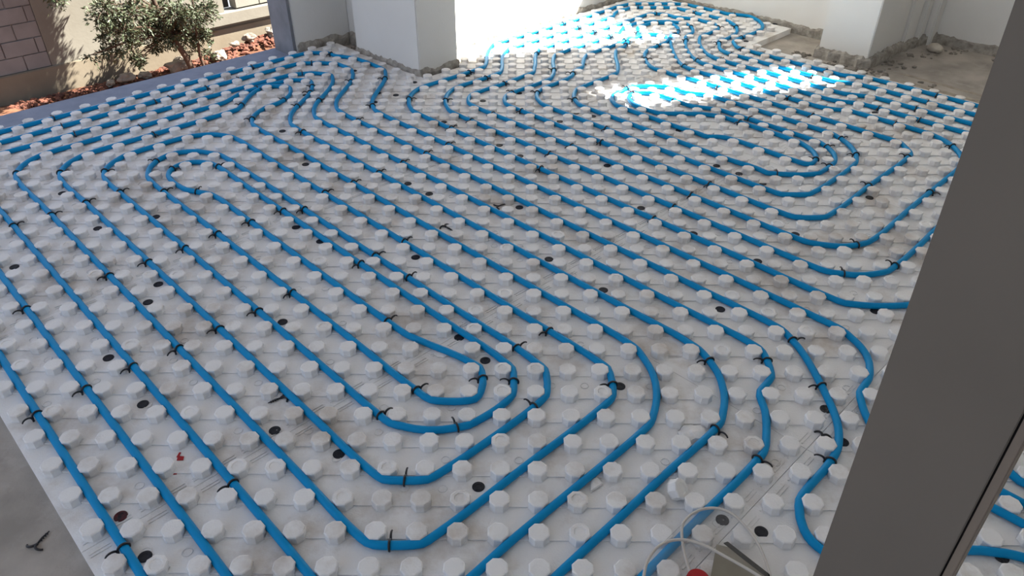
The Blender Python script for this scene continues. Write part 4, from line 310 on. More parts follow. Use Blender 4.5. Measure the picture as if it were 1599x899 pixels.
DISCS = [(-12.66, 25.34, 'b', 441, 204), (-12.64, 30.31, 'b', 477, 148), (-8.57, 30.68, 'b', 591, 145), (-8.57, 29.32, 'b', 585, 159), (-7.54, 30.4, 'b', 618, 148), (-6.73, 32.45, 'b', 647, 128), (-4.51, 26.62, 'b', 693, 190), (-10.62, 34.36, 'b', 553, 110), (-3.67, 33.58, 'b', 730, 118), (-2.58, 29.61, 'b', 754, 157), (-0.56, 30.81, 'b', 811, 145), (14.7, 40.58, 'b', 1165, 64), (17.74, 44.63, 'b', 1210, 37), (3.46, 35.76, 'b', 912, 100), (11.57, 30.04, 'b', 1152, 155), (-1.52, 23.81, 'b', 780, 226), (-0.5, 22.59, 'b', 812, 243), (0.88, 24.41, 'b', 858, 222), (1.58, 26.8, 'b', 874, 189), (2.52, 27.94, 'b', 900, 176), (3.38, 27.52, 'b', 926, 181), (3.59, 21.62, 'b', 948, 258), (7.65, 25.74, 'b', 1060, 203), (-20.57, 18.54, 'b', 97, 301), (-17.64, 15.58, 'b', 152, 356), (-15.65, 16.54, 'b', 243, 338), (-13.63, 11.69, 'b', 247, 443), (-13.56, 10.59, 'b', 231, 471), (-19.47, 12.74, 'b', 22, 416), (-10.58, 21.54, 'b', 477, 256), (-5.53, 19.67, 'b', 637, 286), (-4.48, 18.72, 'b', 670, 302), (-9.62, 15.79, 'b', 462, 354), (-8.39, 14.72, 'b', 500, 376), (-4.49, 13.61, 'b', 649, 401), (-0.52, 17.57, 'b', 811, 323), (0.62, 13.55, 'b', 857, 404), (4.66, 17.59, 'b', 1001, 324), (6.5, 15.52, 'b', 1083, 364), (2.52, 11.55, 'b', 942, 452), (6.49, 10.45, 'b', 1125, 482), (8.57, 13.52, 'b', 1183, 407), (10.6, 15.53, 'b', 1242, 365), (8.73, 21.67, 'b', 1121, 257), (9.59, 20.87, 'b', 1158, 270), (10.43, 19.91, 'b', 1191, 286), (14.75, 18.65, 'g', 1358, 308), (11.85, 10.41, 'b', 1367, 485), (-7.11, 16.41, 'g', 563, 347), (-11.65, 5.53, 'b', 223, 630), (-13.61, 7.6, 'b', 169, 558), (-8.54, 9.53, 'b', 441, 502), (-7.46, 4.52, 'b', 429, 671), (-2.49, 8.78, 'b', 717, 526), (-1.58, 7.63, 'b', 758, 562), (2.58, 6.49, 'b', 968, 602), (8.6, 4.28, 'b', 1316, 689), (8.55, 5.58, 'g', 1290, 638), (-10.56, 1.52, 'r', 188, 805), (-9.47, 0.36, 'b', 226, 868), (-5.46, 3.66, 'b', 529, 708), (-1.56, 2.57, 'b', 747, 759), (5.53, 1.25, 'b', 1189, 829), (4.64, 1.59, 'b', 1128, 811), (11.13, 0.59, 'g', 1555, 859), (18.65, 28.25, 'b', 1369, 176)]
LOOSE = [(-7.55, 5.87, -145.0, 443, 619), (8.11, 4.51, -124.0, 1285, 679), (-12.53, 0.86, 75.0, 45, 838), (-3.57, 15.91, -44.0, 694, 353), (-1.48, 17.59, 31.0, 776, 322)]

RP = .0085
def pipe(name, data, label):
    P = np.array([[float(c) for c in t.split(',')] for t in data.split()])
    P = P*[S, S, .001]; P[:, 2] += RP+.0008
    # resample through a Catmull-Rom so bends are round
    out = []
    n = len(P)
    for k in range(n-1):
        p0, p1, p2, p3 = P[max(k-1, 0)], P[k], P[k+1], P[min(k+2, n-1)]
        L = np.linalg.norm(p2-p1); m = max(1, min(int(L/.012), 6)) if L < .2 else max(2, int(L/.05))
        d1 = np.linalg.norm(p1-p0)**.5 or .1; d2 = L**.5 or .1; d3 = np.linalg.norm(p3-p2)**.5 or .1
        m1 = p2-p1 if k == 0 else d2*((p1-p0)/d1-(p2-p0)/(d1+d2)+(p2-p1)/d2)
        m2 = p2-p1 if k == n-2 else d2*((p2-p1)/d2-(p3-p1)/(d2+d3)+(p3-p2)/d3)
        for q in range(m):
            t = q/m; out.append((2*t**3-3*t*t+1)*p1+(t**3-2*t*t+t)*m1+(-2*t**3+3*t*t)*p2+(t**3-t*t)*m2)
    out.append(P[-1])
    o = objm(name, tube_mesh(name, out, RP, 14), BLUE, smooth=True)
    return tag(o, label, 'pipe', 'blue underfloor heating pipes')
pipe('heating_pipe', PIPE_A, 'blue heating pipe coiled in the left spiral, from the sill to the front edge')
pipe('heating_pipe', PIPE_B, 'blue heating pipe coiled in the right spiral, running through both sunlit patches')

# ------------------------------------------------------------------ black pipe clips
def clip_mesh(flat=False):
    """anchor shaped clip: barbed shank and two curved arms; x runs across the pipe (pipe axis at x=-.0115)"""
    bm = bmesh.new(); w = .0024
    R = .0105
    if not flat:
        zc = RP+.0008
        arc = [(-.0115+R*math.cos(t), 0, zc+R*math.sin(t)) for t in [math.radians(a) for a in range(-5, 206, 15)]]
        add_tube(bm, [(0, 0, -.012), (0, 0, 0), (-.0006, 0, zc*.6)]+arc, w, 6)
        arc2 = [(.0105-.0108*math.cos(t), 0, zc*.72+.0085*math.sin(t)) for t in [math.radians(a) for a in range(0, 176, 16)]]
        add_tube(bm, arc2, w, 6, rs=[w*(1.15-.5*k/len(arc2)) for k in range(len(arc2))])
        for z in (.004, .008): add_tube(bm, [(-.0004, -.0022, z), (.0002, .0022, z)], .0011, 5)
    else:
        zc = .0028
        for s in (-1, 1):
            arc = [(.0105*math.sin(t)-.010*.25, s*(.0100-.0100*math.cos(t)), zc) for t in [math.radians(a) for a in range(0, 156, 13)]]
            arc = [(-x*1.0+.004+.0*k, y, zc+.0022*math.sin(k*.35)) for k, (x, y, _) in enumerate(arc)]
            arc = [(a[0]*-1+.006 if False else a[0], a[1], a[2]) for a in arc]
            add_tube(bm, arc, w, 6, rs=[w*(1.25-.45*k/len(arc)) for k in range(len(arc))])
        add_tube(bm, [(.004, 0, zc), (.020, .0006, zc+.001), (.036, 0, zc)], .0019, 6, rs=[.0019, .0021, .0012])
        for k in range(4): add_tube(bm, [(.014+.005*k, -.0032, zc), (.017+.005*k, 0, zc), (.014+.005*k, .0032, zc)], .0010, 5)
    fixn(bm)
    me = bpy.data.meshes.new('pipe_clip'); bm.to_mesh(me); bm.free(); me.materials.append(BLACK)
    me.polygons.foreach_set('use_smooth', [True]*len(me.polygons))
    return me
ORD = ['first', 'second', 'third', 'fourth', 'fifth', 'sixth', 'seventh', 'eighth', 'ninth', 'tenth', 'eleventh', 'twelfth', 'thirteenth', 'fourteenth', 'fifteenth', 'sixteenth', 'seventeenth', 'eighteenth', 'nineteenth', 'twentieth', 'twenty-first', 'twenty-second', 'twenty-third', 'twenty-fourth', 'twenty-fifth']
XB = [0, 200, 400, 600, 800, 1000, 1200, 1400, 1600]; YB = [0, 60, 110, 160, 215, 270, 340, 430, 560, 700, 900]
XN = ['at the far left', 'before the tree', 'before the left pillar', 'before the left wall', 'in the centre strip', 'right of centre', 'before the right pillar', 'beside the grey post']
YN = ['in the farthest rows', 'behind the sun patch', 'level with the sun patch', 'just before the sun patch', 'in the upper middle', 'in the middle', 'in the lower middle', 'at the front bends', 'in the near rows', 'in the nearest rows']
def cell(px, py):
    a = max(k for k in range(len(XB)-1) if px >= XB[k]); b = max(k for k in range(len(YB)-1) if py >= YB[k]); return a, b
def rank_labels(items, what):
    cells = {}
    for k, (px, py) in enumerate(items): cells.setdefault(cell(px, py), []).append(k)
    lab = {}
    for (a, b), ks in cells.items():
        ks.sort(key=lambda k: (items[k][0], items[k][1]))
        for n, k in enumerate(ks):
            lab[k] = '%s %s, %s%s' % (what, XN[a], YN[b], '' if len(ks) == 1 else ', %s from left' % ORD[n])
    return lab
cm = clip_mesh(); lab = rank_labels([(c[4], c[5]) for c in CLIPS], 'black clip')
for k, (j, i, ang, lift, px_, py_) in enumerate(CLIPS):
    o = bpy.data.objects.new('pipe_clip', cm); COL.objects.link(o)
    a = math.radians(ang); r = random.Random(k)
    o.location = (j*S+.0115*math.cos(a), i*S+.0115*math.sin(a), lift*.001)
    o.rotation_euler = (r.uniform(-.08, .08), r.uniform(-.03, .03), a+r.uniform(-.2, .2))
    tag(o, lab[k], 'pipe clip', 'black clips pinning the blue pipe')
fm = clip_mesh(True)
LL = ['loose black clip lying between two pipes in the lower left', 'loose black clip lying beside the grey post', 'loose black clip lying on the bare concrete floor', 'loose black clip leaning over a pipe near the middle', 'loose black clip beside a black disc in the upper middle']
for k, (j, i, ang, px_, py_) in enumerate(LOOSE):
    o = bpy.data.objects.new('loose_pipe_clip', fm); COL.objects.link(o)
    x, y = j*S, i*S
    o.location = (x, y, -.0295 if k == 2 else (.0 if k < 2 else .0))
    o.rotation_euler = (0, 0, math.radians(ang)); tag(o, LL[k], 'pipe clip')

# ------------------------------------------------------------------ black fixing discs
def disc_mesh(m):
    bm = bmesh.new(); prof = [(.0126, 0), (.0126, .0012), (.0118, .0019), (.0060, .0021), (.0052, .0014), (.0, .0014)]
    n = 24; rows = []
    for r, z in prof[:-1]: rows.append([bm.verts.new((r*math.cos(2*PI*a/n), r*math.sin(2*PI*a/n), z)) for a in range(n)])
    for k in range(len(rows)-1):
        for a in range(n): bm.faces.new((rows[k][a], rows[k][(a+1) % n], rows[k+1][(a+1) % n], rows[k+1][a]))
    bm.faces.new(rows[-1]); bm.faces.new(rows[0][::-1])
    for a in range(6):
        t = a*PI/3; add_tube(bm, [(.0070*math.cos(t), .0070*math.sin(t), .0019), (.0108*math.cos(t), .0108*math.sin(t), .0019)], .0006, 5)
    fixn(bm); me = bpy.data.meshes.new('fixing_disc'); bm.to_mesh(me); bm.free(); me.materials.append(m)
    return me
db, dg, dr = disc_mesh(DISCM), disc_mesh(DISCG), disc_mesh(mat('reddish_disc', (.02, .018, .022), .6, col2=(.14, .015, .02), scale=70))
lab = rank_labels([(c[3], c[4]) for c in DISCS], 'round black disc')
for k, (j, i, t, px_, py_) in enumerate(DISCS):
    o = bpy.data.objects.new('fixing_disc', {'b': db, 'g': dg, 'r': dr}[t]); COL.objects.link(o); o.location = (j*S, i*S, 0)
    r = random.Random(k*3); o.rotation_euler = (r.uniform(-.02, .02), r.uniform(-.02, .02), r.uniform(0, 6))
    l = lab[k]
    if t == 'g': l = l.replace('round black disc', 'dusty grey disc')
    if t == 'r': l = l.replace('round black disc', 'reddish black disc')
    tag(o, l, 'disc', 'black fixing discs in the foam panels')

# ------------------------------------------------------------------ small loose bits
bm = bmesh.new()
V = []; F = []; stud(V, F, 0, 0, random.Random(3)); me = bpy.data.meshes.new('k'); me.from_pydata(V, [], F); bm.from_mesh(me); bpy.data.meshes.remove(me)
bm.faces.new([v for v in bm.verts if abs(v.co.z) < 1e-6][::-1]) if False else None
bmesh.ops.contextual_create(bm, geom=[v for v in bm.verts if abs(v.co.z) < 1e-6]); fixn(bm)
o = obj('broken_foam_knob', bm, FOAM); o.location = (3.53*S, 2.38*S, .0135); o.rotation_euler = (math.radians(32), math.radians(38), .3)
tag(o, 'broken-off white foam knob lying tilted between studs near the front', 'foam piece')
bm = bmesh.new()
tri = [(-.020, -.004), (.014, -.011), (.020, .008), (.006, .013)]
prism(bm, tri, 0, .006); bmesh.ops.bevel(bm, geom=bm.edges[:], offset=.0015, segments=2, affect='EDGES'); fixn(bm)
o = obj('foam_splinter', bm, FOAM); o.location = (1.50*S, 2.62*S, .0008); o.rotation_euler = (0, .06, .9)
tag(o, 'small white foam splinter on the panel beside a blue pipe', 'foam piece')
bm = bmesh.new(); bmesh.ops.create_icosphere(bm, subdivisions=3, radius=.026)
for v in bm.verts:
    f = 1+.35*noise.noise(v.co*70)+.15*noise.noise(v.co*160); v.co = Vector((v.co.x*1.25*f, v.co.y*.95*f, max(v.co.z, 0)*.42*f))
fixn(bm)
o = obj('crushed_foam_lump', bm, FOAM); o.location = (4.48*S, 4.52*S, 0)
tag(o, 'crushed white foam lump between two bends near the front', 'foam piece')
# red scrap
for k, (pts, x, y, l) in enumerate((([(-.004, .012), (0, .012), (0, .002), (.010, .001), (.012, -.009), (-.001, -.010), (-.002, -.002), (-.005, -.001)], -9.82*S, 3.5*S, 'red paper scrap on the white foam panel, lower left'),
                                  ([(-.004, .003), (.004, .004), (.005, -.003), (-.003, -.004)], -9.72*S, 2.93*S, 'tiny red fleck below the red paper scrap'))):
    bm = bmesh.new(); prism(bm, pts, .0003, .0013); fixn(bm); o = obj('red_scrap', bm, RED); o.location = (x, y, 0); tag(o, l, 'scrap')
# rubble at the foot of the walls and pebbles
def pebble(name, loc, r, m, label, cat, seed, sq=(1, .8, .55), group=None, rough_=.35):
    bm = bmesh.new(); bmesh.ops.create_icosphere(bm, subdivisions=3, radius=r)
    for v in bm.verts:
        f = 1+rough_*noise.noise(v.co/r*1.3+Vector((seed*3.1, 0, 0)))+rough_*.3*noise.noise(v.co/r*4+Vector((seed, 5, 0)))
        v.co = Vector((v.co.x*sq[0]*f, v.co.y*sq[1]*f, v.co.z*sq[2]*f))
    zmin = min(v.co.z for v in bm.verts)
    for v in bm.verts: v.co.z -= zmin*.92
    fixn(bm); o = obj(name, bm, m, smooth=False); o.location = loc; o.rotation_euler.z = seed
    return tag(o, label, cat, group)
PALE = mat('pale_foam_ball', (.62, .57, .49), .8, col2=(.52, .47, .40), scale=20)
pebble('pale_stone', uv(3.55, -.755+.08, -.03), .036, PALE, 'pale oval stone on the concrete before the far right corner', 'stone', 2, (1.1, .85, .62), rough_=.12)
bm = bmesh.new(); rnd = random.Random(5)
spots = [(3.02, -1.10, .06, 24), (2.99, -.92, .09, 34), (3.02, -.76, .07, 34), (3.2, -.72, .08, 22), (3.45, -.70, .08, 18), (1.40, -2.36, .06, 0), (3.62, -.3, .1, 10), (3.64, .0, .1, 8), (3.63, -.6, .05, 12), (3.0, -.5, .12, 10), (1.5, -2.74, .03, 8)]
for (u, v, sp_, n) in spots:
    for k in range(n):
        r = rnd.uniform(.003, .012); c = uv(u+rnd.gauss(0, sp_*.5), v+rnd.gauss(0, sp_*.5), -.03+r*.3)
        t = bmesh.ops.create_icosphere(bm, subdivisions=1, radius=r)['verts']
        for w in t:
            w.co = Vector((w.co.x*rnd.uniform(.8, 1.5), w.co.y*rnd.uniform(.7, 1.2), w.co.z*.7))*rnd.uniform(.8, 1.2)+c
fixn(bm)
tag(obj('mortar_crumbs', bm, mat('mortar_crumbs', (.34, .31, .27), .95, col2=(.2, .18, .155), scale=40)), 'grey mortar crumbs scattered at the foot of the right pillar', 'rubble', kind='stuff')
# dried mortar ridges on the bare floor, right
for k, (a, b, w, l) in enumerate((((3.02, -.62), (2.99, .20), .016, 'long pale mortar ridge on the bare concrete, nearer one'), ((3.11, -.66), (3.06, .12), .012, 'long pale mortar ridge on the bare concrete, farther one'))):
    bm = bmesh.new(); n = 50; rows = []
    for q in range(n+1):
        t = q/n; u = a[0]+(b[0]-a[0])*t+.006*noise.noise(Vector((t*9, k, 0))); v = a[1]+(b[1]-a[1])*t
        h = .009*(.6+.7*abs(noise.noise(Vector((t*22, k+3, 0))))); ww = w*(.7+.6*abs(noise.noise(Vector((t*15, k+7, 0)))))
        if t > .97 or t < .03: h *= .3
        rows.append([bm.verts.new(uv(u+o*ww, v, -.0302+z*h)) for o, z in ((-1, 0), (-.6, .8), (0, 1), (.5, .75), (1, 0))])
    for q in range(n):
        for c in range(4): bm.faces.new((rows[q][c], rows[q+1][c], rows[q+1][c+1], rows[q][c+1]))
    for rr in (rows[0], rows[-1]): bm.faces.new(rr)
    bmesh.ops.contextual_create(bm, geom=[]) if False else None
    fixn(bm); tag(obj('mortar_ridge', bm, mat('pale_mortar_%d' % k, (.42, .375, .31), .95, col2=(.33, .29, .24), scale=30, bump=.7, bscale=90)), l, 'mortar ridge')

# ------------------------------------------------------------------ grey door frame post on the right, close to the camera
post = empty('door_frame_post', uv(-.09, .46, -.03)); tag(post, 'tall grey door frame post rising through the right side, close up', 'door frame post')
def lin(p, q, z):  # v on the line through (v0,z0),(v1,z1)
    return p[0]+(q[0]-p[0])*(z-p[1])/(q[1]-p[1])
def slanted(name, e0, e1, u0, u1, m, z0=-.03, z1=2.74):
    bm = bmesh.new(); vs_ = []
    for z in (z0, z1):
        for (u, e) in ((u0, e0), (u0, e1), (u1, e1), (u1, e0)):
            vs_.append(bm.verts.new(uv(u, lin(*e, z), z)))
    a, b = vs_[:4], vs_[4:]
    for i in range(4): bm.faces.new((a[i], a[(i+1) % 4], b[(i+1) % 4], b[i]))
    bm.faces.new(a[::-1]); bm.faces.new(b); fixn(bm)
    bmesh.ops.bevel(bm, geom=[e for e in bm.edges if abs(e.verts[0].co.z-e.verts[1].co.z) > 1], offset=.0008, segments=2, affect='EDGES')
    for v in bm.verts: v.co -= uv(-.09, .46, -.03)
    return obj(name, bm, m, post)
EA = ((.417, 1.071), (.428, .552)); EB = ((.511, .823), (.514, .644)); EB2 = ((.5125, .823), (.5155, .644)); EC = ((.520, .769), (.522, .651))
slanted('frame_face', EA, EB, -.093, -.030, POSTM)
slanted('shadow_gap', EB, EB2, -.0905, -.032, DARKM)
o = slanted('edge_strip', EB2, EC, -.0935, -.045, STRIPM); o['label'] = 'narrow beige strip along the right edge'

# ------------------------------------------------------------------ clear plastic packaging at the bottom edge
pk = empty('plastic_package', (.30, .03, 0)); tag(pk, 'clear plastic package with rounded rims and a red cap at the front edge', 'plastic package')
def rimpts(P, n=8):
    P = [Vector(p) for p in P]; out = []
    for k in range(len(P)-1):
        p0, p1, p2, p3 = P[max(k-1, 0)], P[k], P[k+1], P[min(k+2, len(P)-1)]
        for q in range(n):
            t = q/n; out.append(.5*((2*p1)+(p2-p0)*t+(2*p0-5*p1+4*p2-p3)*t*t+(3*p1-p0-3*p2+p3)*t**3))
    out.append(P[-1]); return out
back = rimpts([(.262, -.02, .024), (.257, .03, .024), (.262, .082, .024), (.278, .107, .024), (.300, .122, .024), (.322, .128, .024), (.345, .125, .024), (.368, .107, .024), (.392, .055, .024), (.398, -.01, .024), (.392, -.08, .024)])
front = rimpts([(.165, -.11, .045), (.170, -.06, .045), (.176, -.028, .045), (.187, .001, .045), (.208, .027, .045), (.234, .040, .045), (.262, .041, .045), (.292, .029, .045), (.325, .006, .045), (.362, -.022, .045), (.40, -.055, .045)])
o0 = Vector((.30, .03, 0))
def relob(name, bm, m, smooth=True):
    for v in bm.verts: v.co -= o0
    return obj(name, bm, m, pk, smooth)
for nm, P in (('rear_rim', back), ('front_rim', front)):
    bm = bmesh.new(); add_tube(bm, P, .0027, 8); relob(nm, bm, RIM)
bm = bmesh.new()
n = len(back); A = [bm.verts.new(p) for p in front]; B = [bm.verts.new(p) for p in back[:n]]
for k in range(n-1): bm.faces.new((A[k], A[k+1], B[k+1], B[k]))
fixn(bm); bmesh.ops.solidify(bm, geom=bm.faces[:], thickness=.0006); relob('clear_cover', bm, FILM)
# printed card with a dark slot inside
bm = bmesh.new(); prism(bm, [(.268, -.09), (.318, .048), (.348, .040), (.42, -.04), (.40, -.10)], .0235, .0245); fixn(bm); cardo = relob('card_insert', bm, CARD, False)
bm = bmesh.new(); prism(bm, [(.331, .050), (.339, .053), (.398, -.014), (.392, -.02)], .0246, .0262); fixn(bm); relob('dark_slot', bm, DARKM, False)
bm = bmesh.new(); bmesh.ops.create_cone(bm, cap_ends=True, segments=40, radius1=.021, radius2=.019, depth=.012, matrix=Matrix.Translation((.268, -.032, .036)))
bmesh.ops.bevel(bm, geom=[e for e in bm.edges if all(v.co.z > .04 for v in e.verts)], offset=.002, segments=2, affect='EDGES'); fixn(bm)
o = relob('cap', bm, RED, False); o['label'] = 'round red cap'

# ------------------------------------------------------------------ the garden outside, about 2.6 m lower
GZ = -2.62
bm = bmesh.new(); n = 90; m_ = 60; g = []
for a in range(n+1):
    row = []
    for b in range(m_+1):
        u = -4+a*14/n; v = -11.3+b*8.0/m_
        h = .07*noise.noise(Vector((u*1.3, v*1.3, 0)))+.035*noise.noise(Vector((u*5, v*5, 2)))+.02*noise.noise(Vector((u*13, v*13, 4)))
        h += .16*max(0, min(1, (u-3.9)/1.2))*max(0, 1-abs(v+10.75)/.8)
        row.append(bm.verts.new(uv(u, v, GZ-.02+h)))
    g.append(row)
for a in range(n):
    for b in range(m_): bm.faces.new((g[a][b], g[a+1][b], g[a+1][b+1], g[a][b+1]))
fixn(bm); tag(obj('ground', bm, SOIL, smooth=True), kind='structure')
WV = -11.0
# garden wall
bm = bmesh.new(); uvbox(bm, -4, 10, WV-.25, WV+.03, GZ-.3, -2.27); fixn(bm); bmesh.ops.bevel(bm, geom=bm.edges[:], offset=.01, segments=2, affect='EDGES')
tag(obj('wall_garden_footing', bm, FOOT), kind='structure')
bm = bmesh.new(); uvbox(bm, 2.0, 4.55, WV-.2, WV+.0, -2.27, .6); fixn(bm)
tag(obj('wall_garden_plaster', bm, OUTC), kind='structure')
def blocks(name, u0, u1, z0, rows, m, seed, bw=.40, bh=.20, v1=WV-.01):
    bm = bmesh.new(); rnd = random.Random(seed)
    uvbox(bm, u0, u1, v1-.19, v1-.016, z0, z0+rows*bh)
    for r in range(rows):
        off = (r % 2)*bw/2; u = u0-off
        while u < u1-.02:
            a, b = max(u, u0)+.008, min(u+bw, u1)-.008
            if b-a > .03:
                dv = rnd.uniform(-.008, .008)
                uvbox(bm, a, b, v1-.12, v1+dv, z0+r*bh+.007, z0+(r+1)*bh-.007)
            u += bw
    fixn(bm); return tag(obj(name, bm, m), kind='structure')
blocks('wall_garden_blocks_left', -3.9, 2.0, -2.27, 12, BLOCK, 3)
blocks('wall_garden_blocks_right', 4.75, 9.8, -2.03, 10, BLOCKL, 5)
bm = bmesh.new(); uvbox(bm, 4.55, 4.75, WV-.4, WV-.25, -2.05, .0); fixn(bm)
tag(obj('wall_garden_niche', bm, mat('niche', (.05, .045, .04), .9)), kind='structure')
bm = bmesh.new(); uvbox(bm, 4.1, 9.8, WV-.2, WV+.10, -2.20, -2.04); fixn(bm); bmesh.ops.subdivide_edges(bm, edges=bm.edges[:], cuts=6, use_grid_fill=True)
for v in bm.verts: v.co += Vector((0, 0, 1))*.02*noise.noise(v.co*4)+Vector((1, 1, 0))*.015*noise.noise(v.co*5+Vector((3, 0, 0)))
tag(obj('wall_garden_ledge', bm, OUTC), kind='structure')
bm = bmesh.new(); uvbox(bm, 4.55, 9.8, WV-.2, WV+.0, -2.27, -2.19); fixn(bm); tag(obj('wall_garden_course', bm, OUTC), kind='structure')
# stones in the bed
for k, (u, v, r, l) in enumerate(((3.50, -10.55, .15, 'big pale stone at the foot of the olive tree trunk'), (4.15, -10.62, .12, 'square pale stone right of the tree on the red soil'), (3.02, -10.63, .08, 'small rounded stone left of the tree foot'),
                                 (2.75, -10.62, .10, 'flat white stone on the soil left of the tree'), (5.15, -10.76, .12, 'pale rubble stone beside the left pillar edge'), (4.75, -10.75, .09, 'white stone on the soil heap near the pillar'), (4.45, -10.66, .06, 'small white stone on the red soil heap'), (2.55, -10.64, .07, 'small tan stone farthest left in the bed'))):
    pebble('garden_stone', uv(u, v, GZ+.02+(.12 if u > 4.4 else 0)), r, STONE, l, 'stone', k+1, (1.2, .8, .62), 'stones along the garden bed', rough_=.55)
bm = bmesh.new(); rnd = random.Random(11)
for k in range(900):
    u = rnd.uniform(1.3, 5.6); v = WV+.14+abs(rnd.gauss(0, .20)); r = rnd.uniform(.012, .045)
    if u > 4.2: r *= 1.2
    hz = .16*max(0, min(1, (u-3.9)/1.2))*max(0, 1-abs(v+10.75)/.8)
    t = bmesh.ops.create_icosphere(bm, subdivisions=1, radius=r)['verts']; c = uv(u, v, GZ+hz+r*.4)
    rot_ = Matrix.Rotation(rnd.uniform(0, 6), 3, 'Z') @ Matrix.Rotation(rnd.uniform(0, 1), 3, 'X'); sc = (rnd.uniform(.8, 1.8), rnd.uniform(.5, 1), rnd.uniform(.4, .8))
    for w in t: w.co = rot_ @ Vector((w.co.x*sc[0], w.co.y*sc[1], w.co.z*sc[2]))+c
fixn(bm); tag(obj('brick_rubble', bm, RUBB), 'loose red brick rubble and soil clods along the garden wall foot', 'rubble', kind='stuff')

# ------------------------------------------------------------------ olive tree
TV = -10.3
def tree(base, clusters, label, seed):
    root = empty('olive_tree', base); tag(root, label, 'tree'); rnd = random.Random(seed); B = Vector(base)
    bm = bmesh.new()
    top = uv(3.32, TV, -1.65)-B; top2 = uv(3.05, TV, -.6)-B
    trunk = [Vector((0, 0, -.1)), Vector((0, 0, 0)).lerp(top, .25)+Vector((.02, 0, 0)), Vector((0, 0, 0)).lerp(top, .6)+Vector((-.02, 0, .02)), top, top.lerp(top2, .5)+Vector((.04, 0, 0)), top2]
    add_tube(bm, rimpts(trunk, 5), .05, 9, rs=[.05-.032*k/26 for k in range(26)])
    obj('trunk', bm, BARK, root, True)
    bm = bmesh.new()
    P2 = [uv(3.78, TV, GZ)-B, uv(3.72, TV+.05, -2.35)-B, uv(3.74, TV+.1, -1.9)-B, uv(3.8, TV+.1, -1.4)-B]
    add_tube(bm, rimpts(P2, 5), .025, 7, rs=[.026-.015*k/16 for k in range(16)])
    leaves = []
    for (u, v, z, r, n, dens) in clusters:
        c = uv(u, v, z)-B; st = trunk[2] if z < -1.7 else (trunk[3] if z < -1.0 else trunk[5])
        mid = st.lerp(c, .5)+Vector((rnd.uniform(-.05, .05), rnd.uniform(-.05, .05), .06))
        add_tube(bm, rimpts([st, mid, c], 4), .01, 5, rs=[.014-.009*k/9 for k in range(9)])
        ntw = max(3, int(n/16))
        for t in range(ntw):
            d = Vector((rnd.gauss(0, 1), rnd.gauss(0, 1), rnd.gauss(-.1, .9))).normalized()
            s0 = c+d*r*.15*rnd.random(); e = c+d*r*rnd.uniform(.6, 1.1)+Vector((0, 0, -.04))
            add_tube(bm, [s0, s0.lerp(e, .5)+Vector((0, 0, .02)), e], .003, 4, rs=[.0045, .0035, .0015])
            m = int(n/ntw)
            for q in range(m):
                f = rnd.random()**.8; p = s0.lerp(e, f)+Vector((rnd.gauss(0, .018), rnd.gauss(0, .018), rnd.gauss(0, .018)))
                leaves.append((p, (d+Vector((rnd.gauss(0, .8), rnd.gauss(0, .8), rnd.gauss(0, .7)))).normalized()))
    obj('branches', bm, BARK, root)
    V = []; F = []
    for p, d in leaves:
        L = rnd.uniform(.035, .075); w = L*rnd.uniform(.14, .22)
        s = d.cross(Vector((rnd.gauss(0, 1), rnd.gauss(0, 1), rnd.gauss(0, 1)))).normalized(); nn = d.cross(s)*.15*w
        b = len(V); V += [tuple(p), tuple(p+d*L*.45+s*w+nn), tuple(p+d*L), tuple(p+d*L*.45-s*w+nn)]
        F += [(b, b+1, b+2), (b, b+2, b+3)]
    me = bpy.data.meshes.new('foliage'); me.from_pydata(V, [], F); me.update(); o = objm('foliage', me, LEAF, root); o['kind'] = 'stuff'
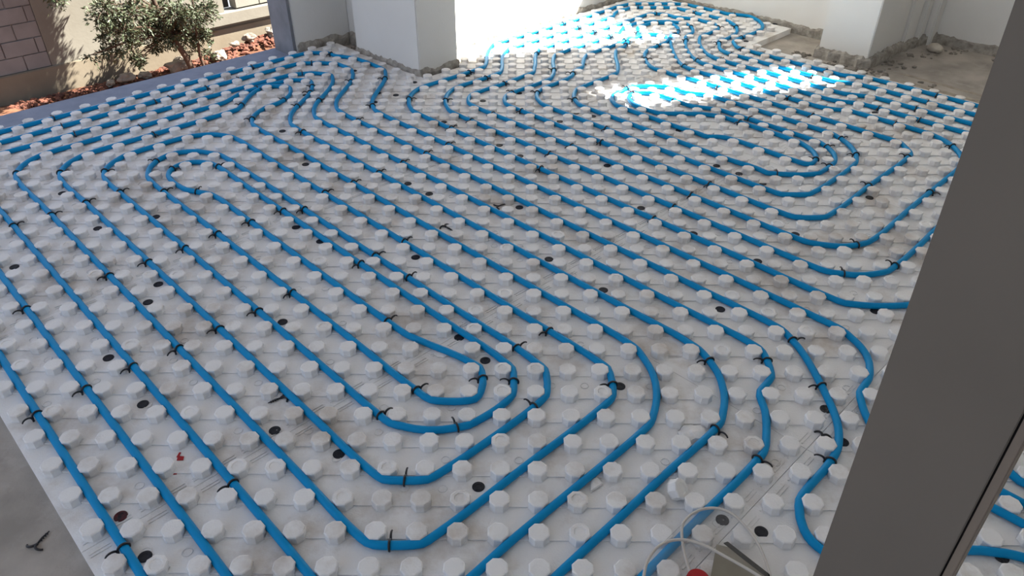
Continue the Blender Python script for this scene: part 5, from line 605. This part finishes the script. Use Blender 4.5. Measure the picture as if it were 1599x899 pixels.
CL = [(2.89, -10.02, -1.51, 0.28, 714, 0), (2.71, -10.03, -1.72, 0.23, 442, 0), (3.15, -10.52, -1.91, 0.3, 884, 0), (3.42, -10.5, -1.7, 0.28, 714, 0), (3.47, -10.09, -1.67, 0.3, 884, 0), (3.71, -10.15, -1.73, 0.28, 816, 0), (3.94, -10.18, -1.71, 0.19, 442, 0), (3.65, -10.38, -2.01, 0.25, 714, 0), (3.83, -10.22, -2.05, 0.15, 391, 0), (3.33, -10.22, -2.0, 0.17, 340, 0), (2.83, -10.23, -2.0, 0.19, 374, 0), (2.92, -10.46, -2.23, 0.12, 187, 0), (2.65, -10.31, -1.99, 0.16, 221, 0), (2.48, -10.33, -2.04, 0.14, 102, 0), (2.27, -10.15, -1.99, 0.12, 59, 0), (2.59, -10.0, -1.41, 0.23, 510, 0), (2.45, -10.03, -1.51, 0.16, 204, 0), (2.67, -10.25, -1.72, 0.21, 408, 0), (2.54, -10.31, -1.82, 0.16, 187, 0), (3.73, -10.4, -2.31, 0.16, 119, 0), (3.93, -10.53, -2.42, 0.1, 85, 0), (3.23, -10.53, -2.13, 0.14, 204, 0), (2.88, -10.29, -2.24, 0.07, 85, 0), (3.5, -10.37, -1.87, 0.19, 510, 0), (3.25, -10.34, -1.76, 0.25, 714, 0), (3.13, -10.29, -0.23, 0.3, 800, 0), (2.37, -10.44, -0.6, 0.3, 800, 0), (2.26, -10.3, 0.45, 0.3, 800, 0), (2.88, -10.4, 0.29, 0.3, 800, 0), (3.02, -10.23, 0.31, 0.3, 800, 0), (2.98, -10.21, -0.55, 0.3, 800, 0), (3.23, -10.16, -0.85, 0.3, 800, 0), (2.97, -10.24, -0.38, 0.3, 800, 0), (2.71, -10.3, 0.33, 0.3, 800, 0), (2.68, -10.2, -0.55, 0.3, 800, 0), (3.12, -10.18, -0.39, 0.3, 800, 0), (2.75, -10.17, 0.02, 0.3, 800, 0), (2.66, -10.38, -0.6, 0.3, 800, 0), (2.9, -10.4, 0.31, 0.3, 800, 0), (2.41, -10.18, -0.62, 0.3, 800, 0), (3.2, -10.24, -0.32, 0.3, 800, 0), (2.7, -10.25, -0.19, 0.3, 800, 0), (2.46, -10.39, -0.31, 0.3, 800, 0), (3.17, -10.26, -0.98, 0.3, 800, 0), (3.04, -10.23, 0.31, 0.3, 800, 0), (2.32, -10.23, -1.01, 0.3, 800, 0), (2.85, -10.37, -0.75, 0.3, 800, 0), (3.11, -10.42, -0.29, 0.3, 800, 0), (3.08, -10.38, -0.77, 0.3, 800, 0), (3.11, -10.32, 0.01, 0.3, 800, 0), (2.14, -10.34, -0.83, 0.3, 800, 0), (2.87, -10.43, 0.38, 0.3, 800, 0), (2.13, -10.23, -1.07, 0.3, 800, 0), (2.39, -10.21, -0.86, 0.3, 800, 0), (2.31, -10.24, -0.5, 0.3, 800, 0), (2.15, -10.15, -0.87, 0.3, 800, 0), (2.14, -10.35, -0.15, 0.3, 800, 0), (2.95, -10.42, -0.58, 0.3, 800, 0), (2.14, -10.32, 0.09, 0.3, 800, 0)]
tree(uv(3.6, TV, GZ), CL, 'bushy olive tree growing on red soil before the garden wall', 4)
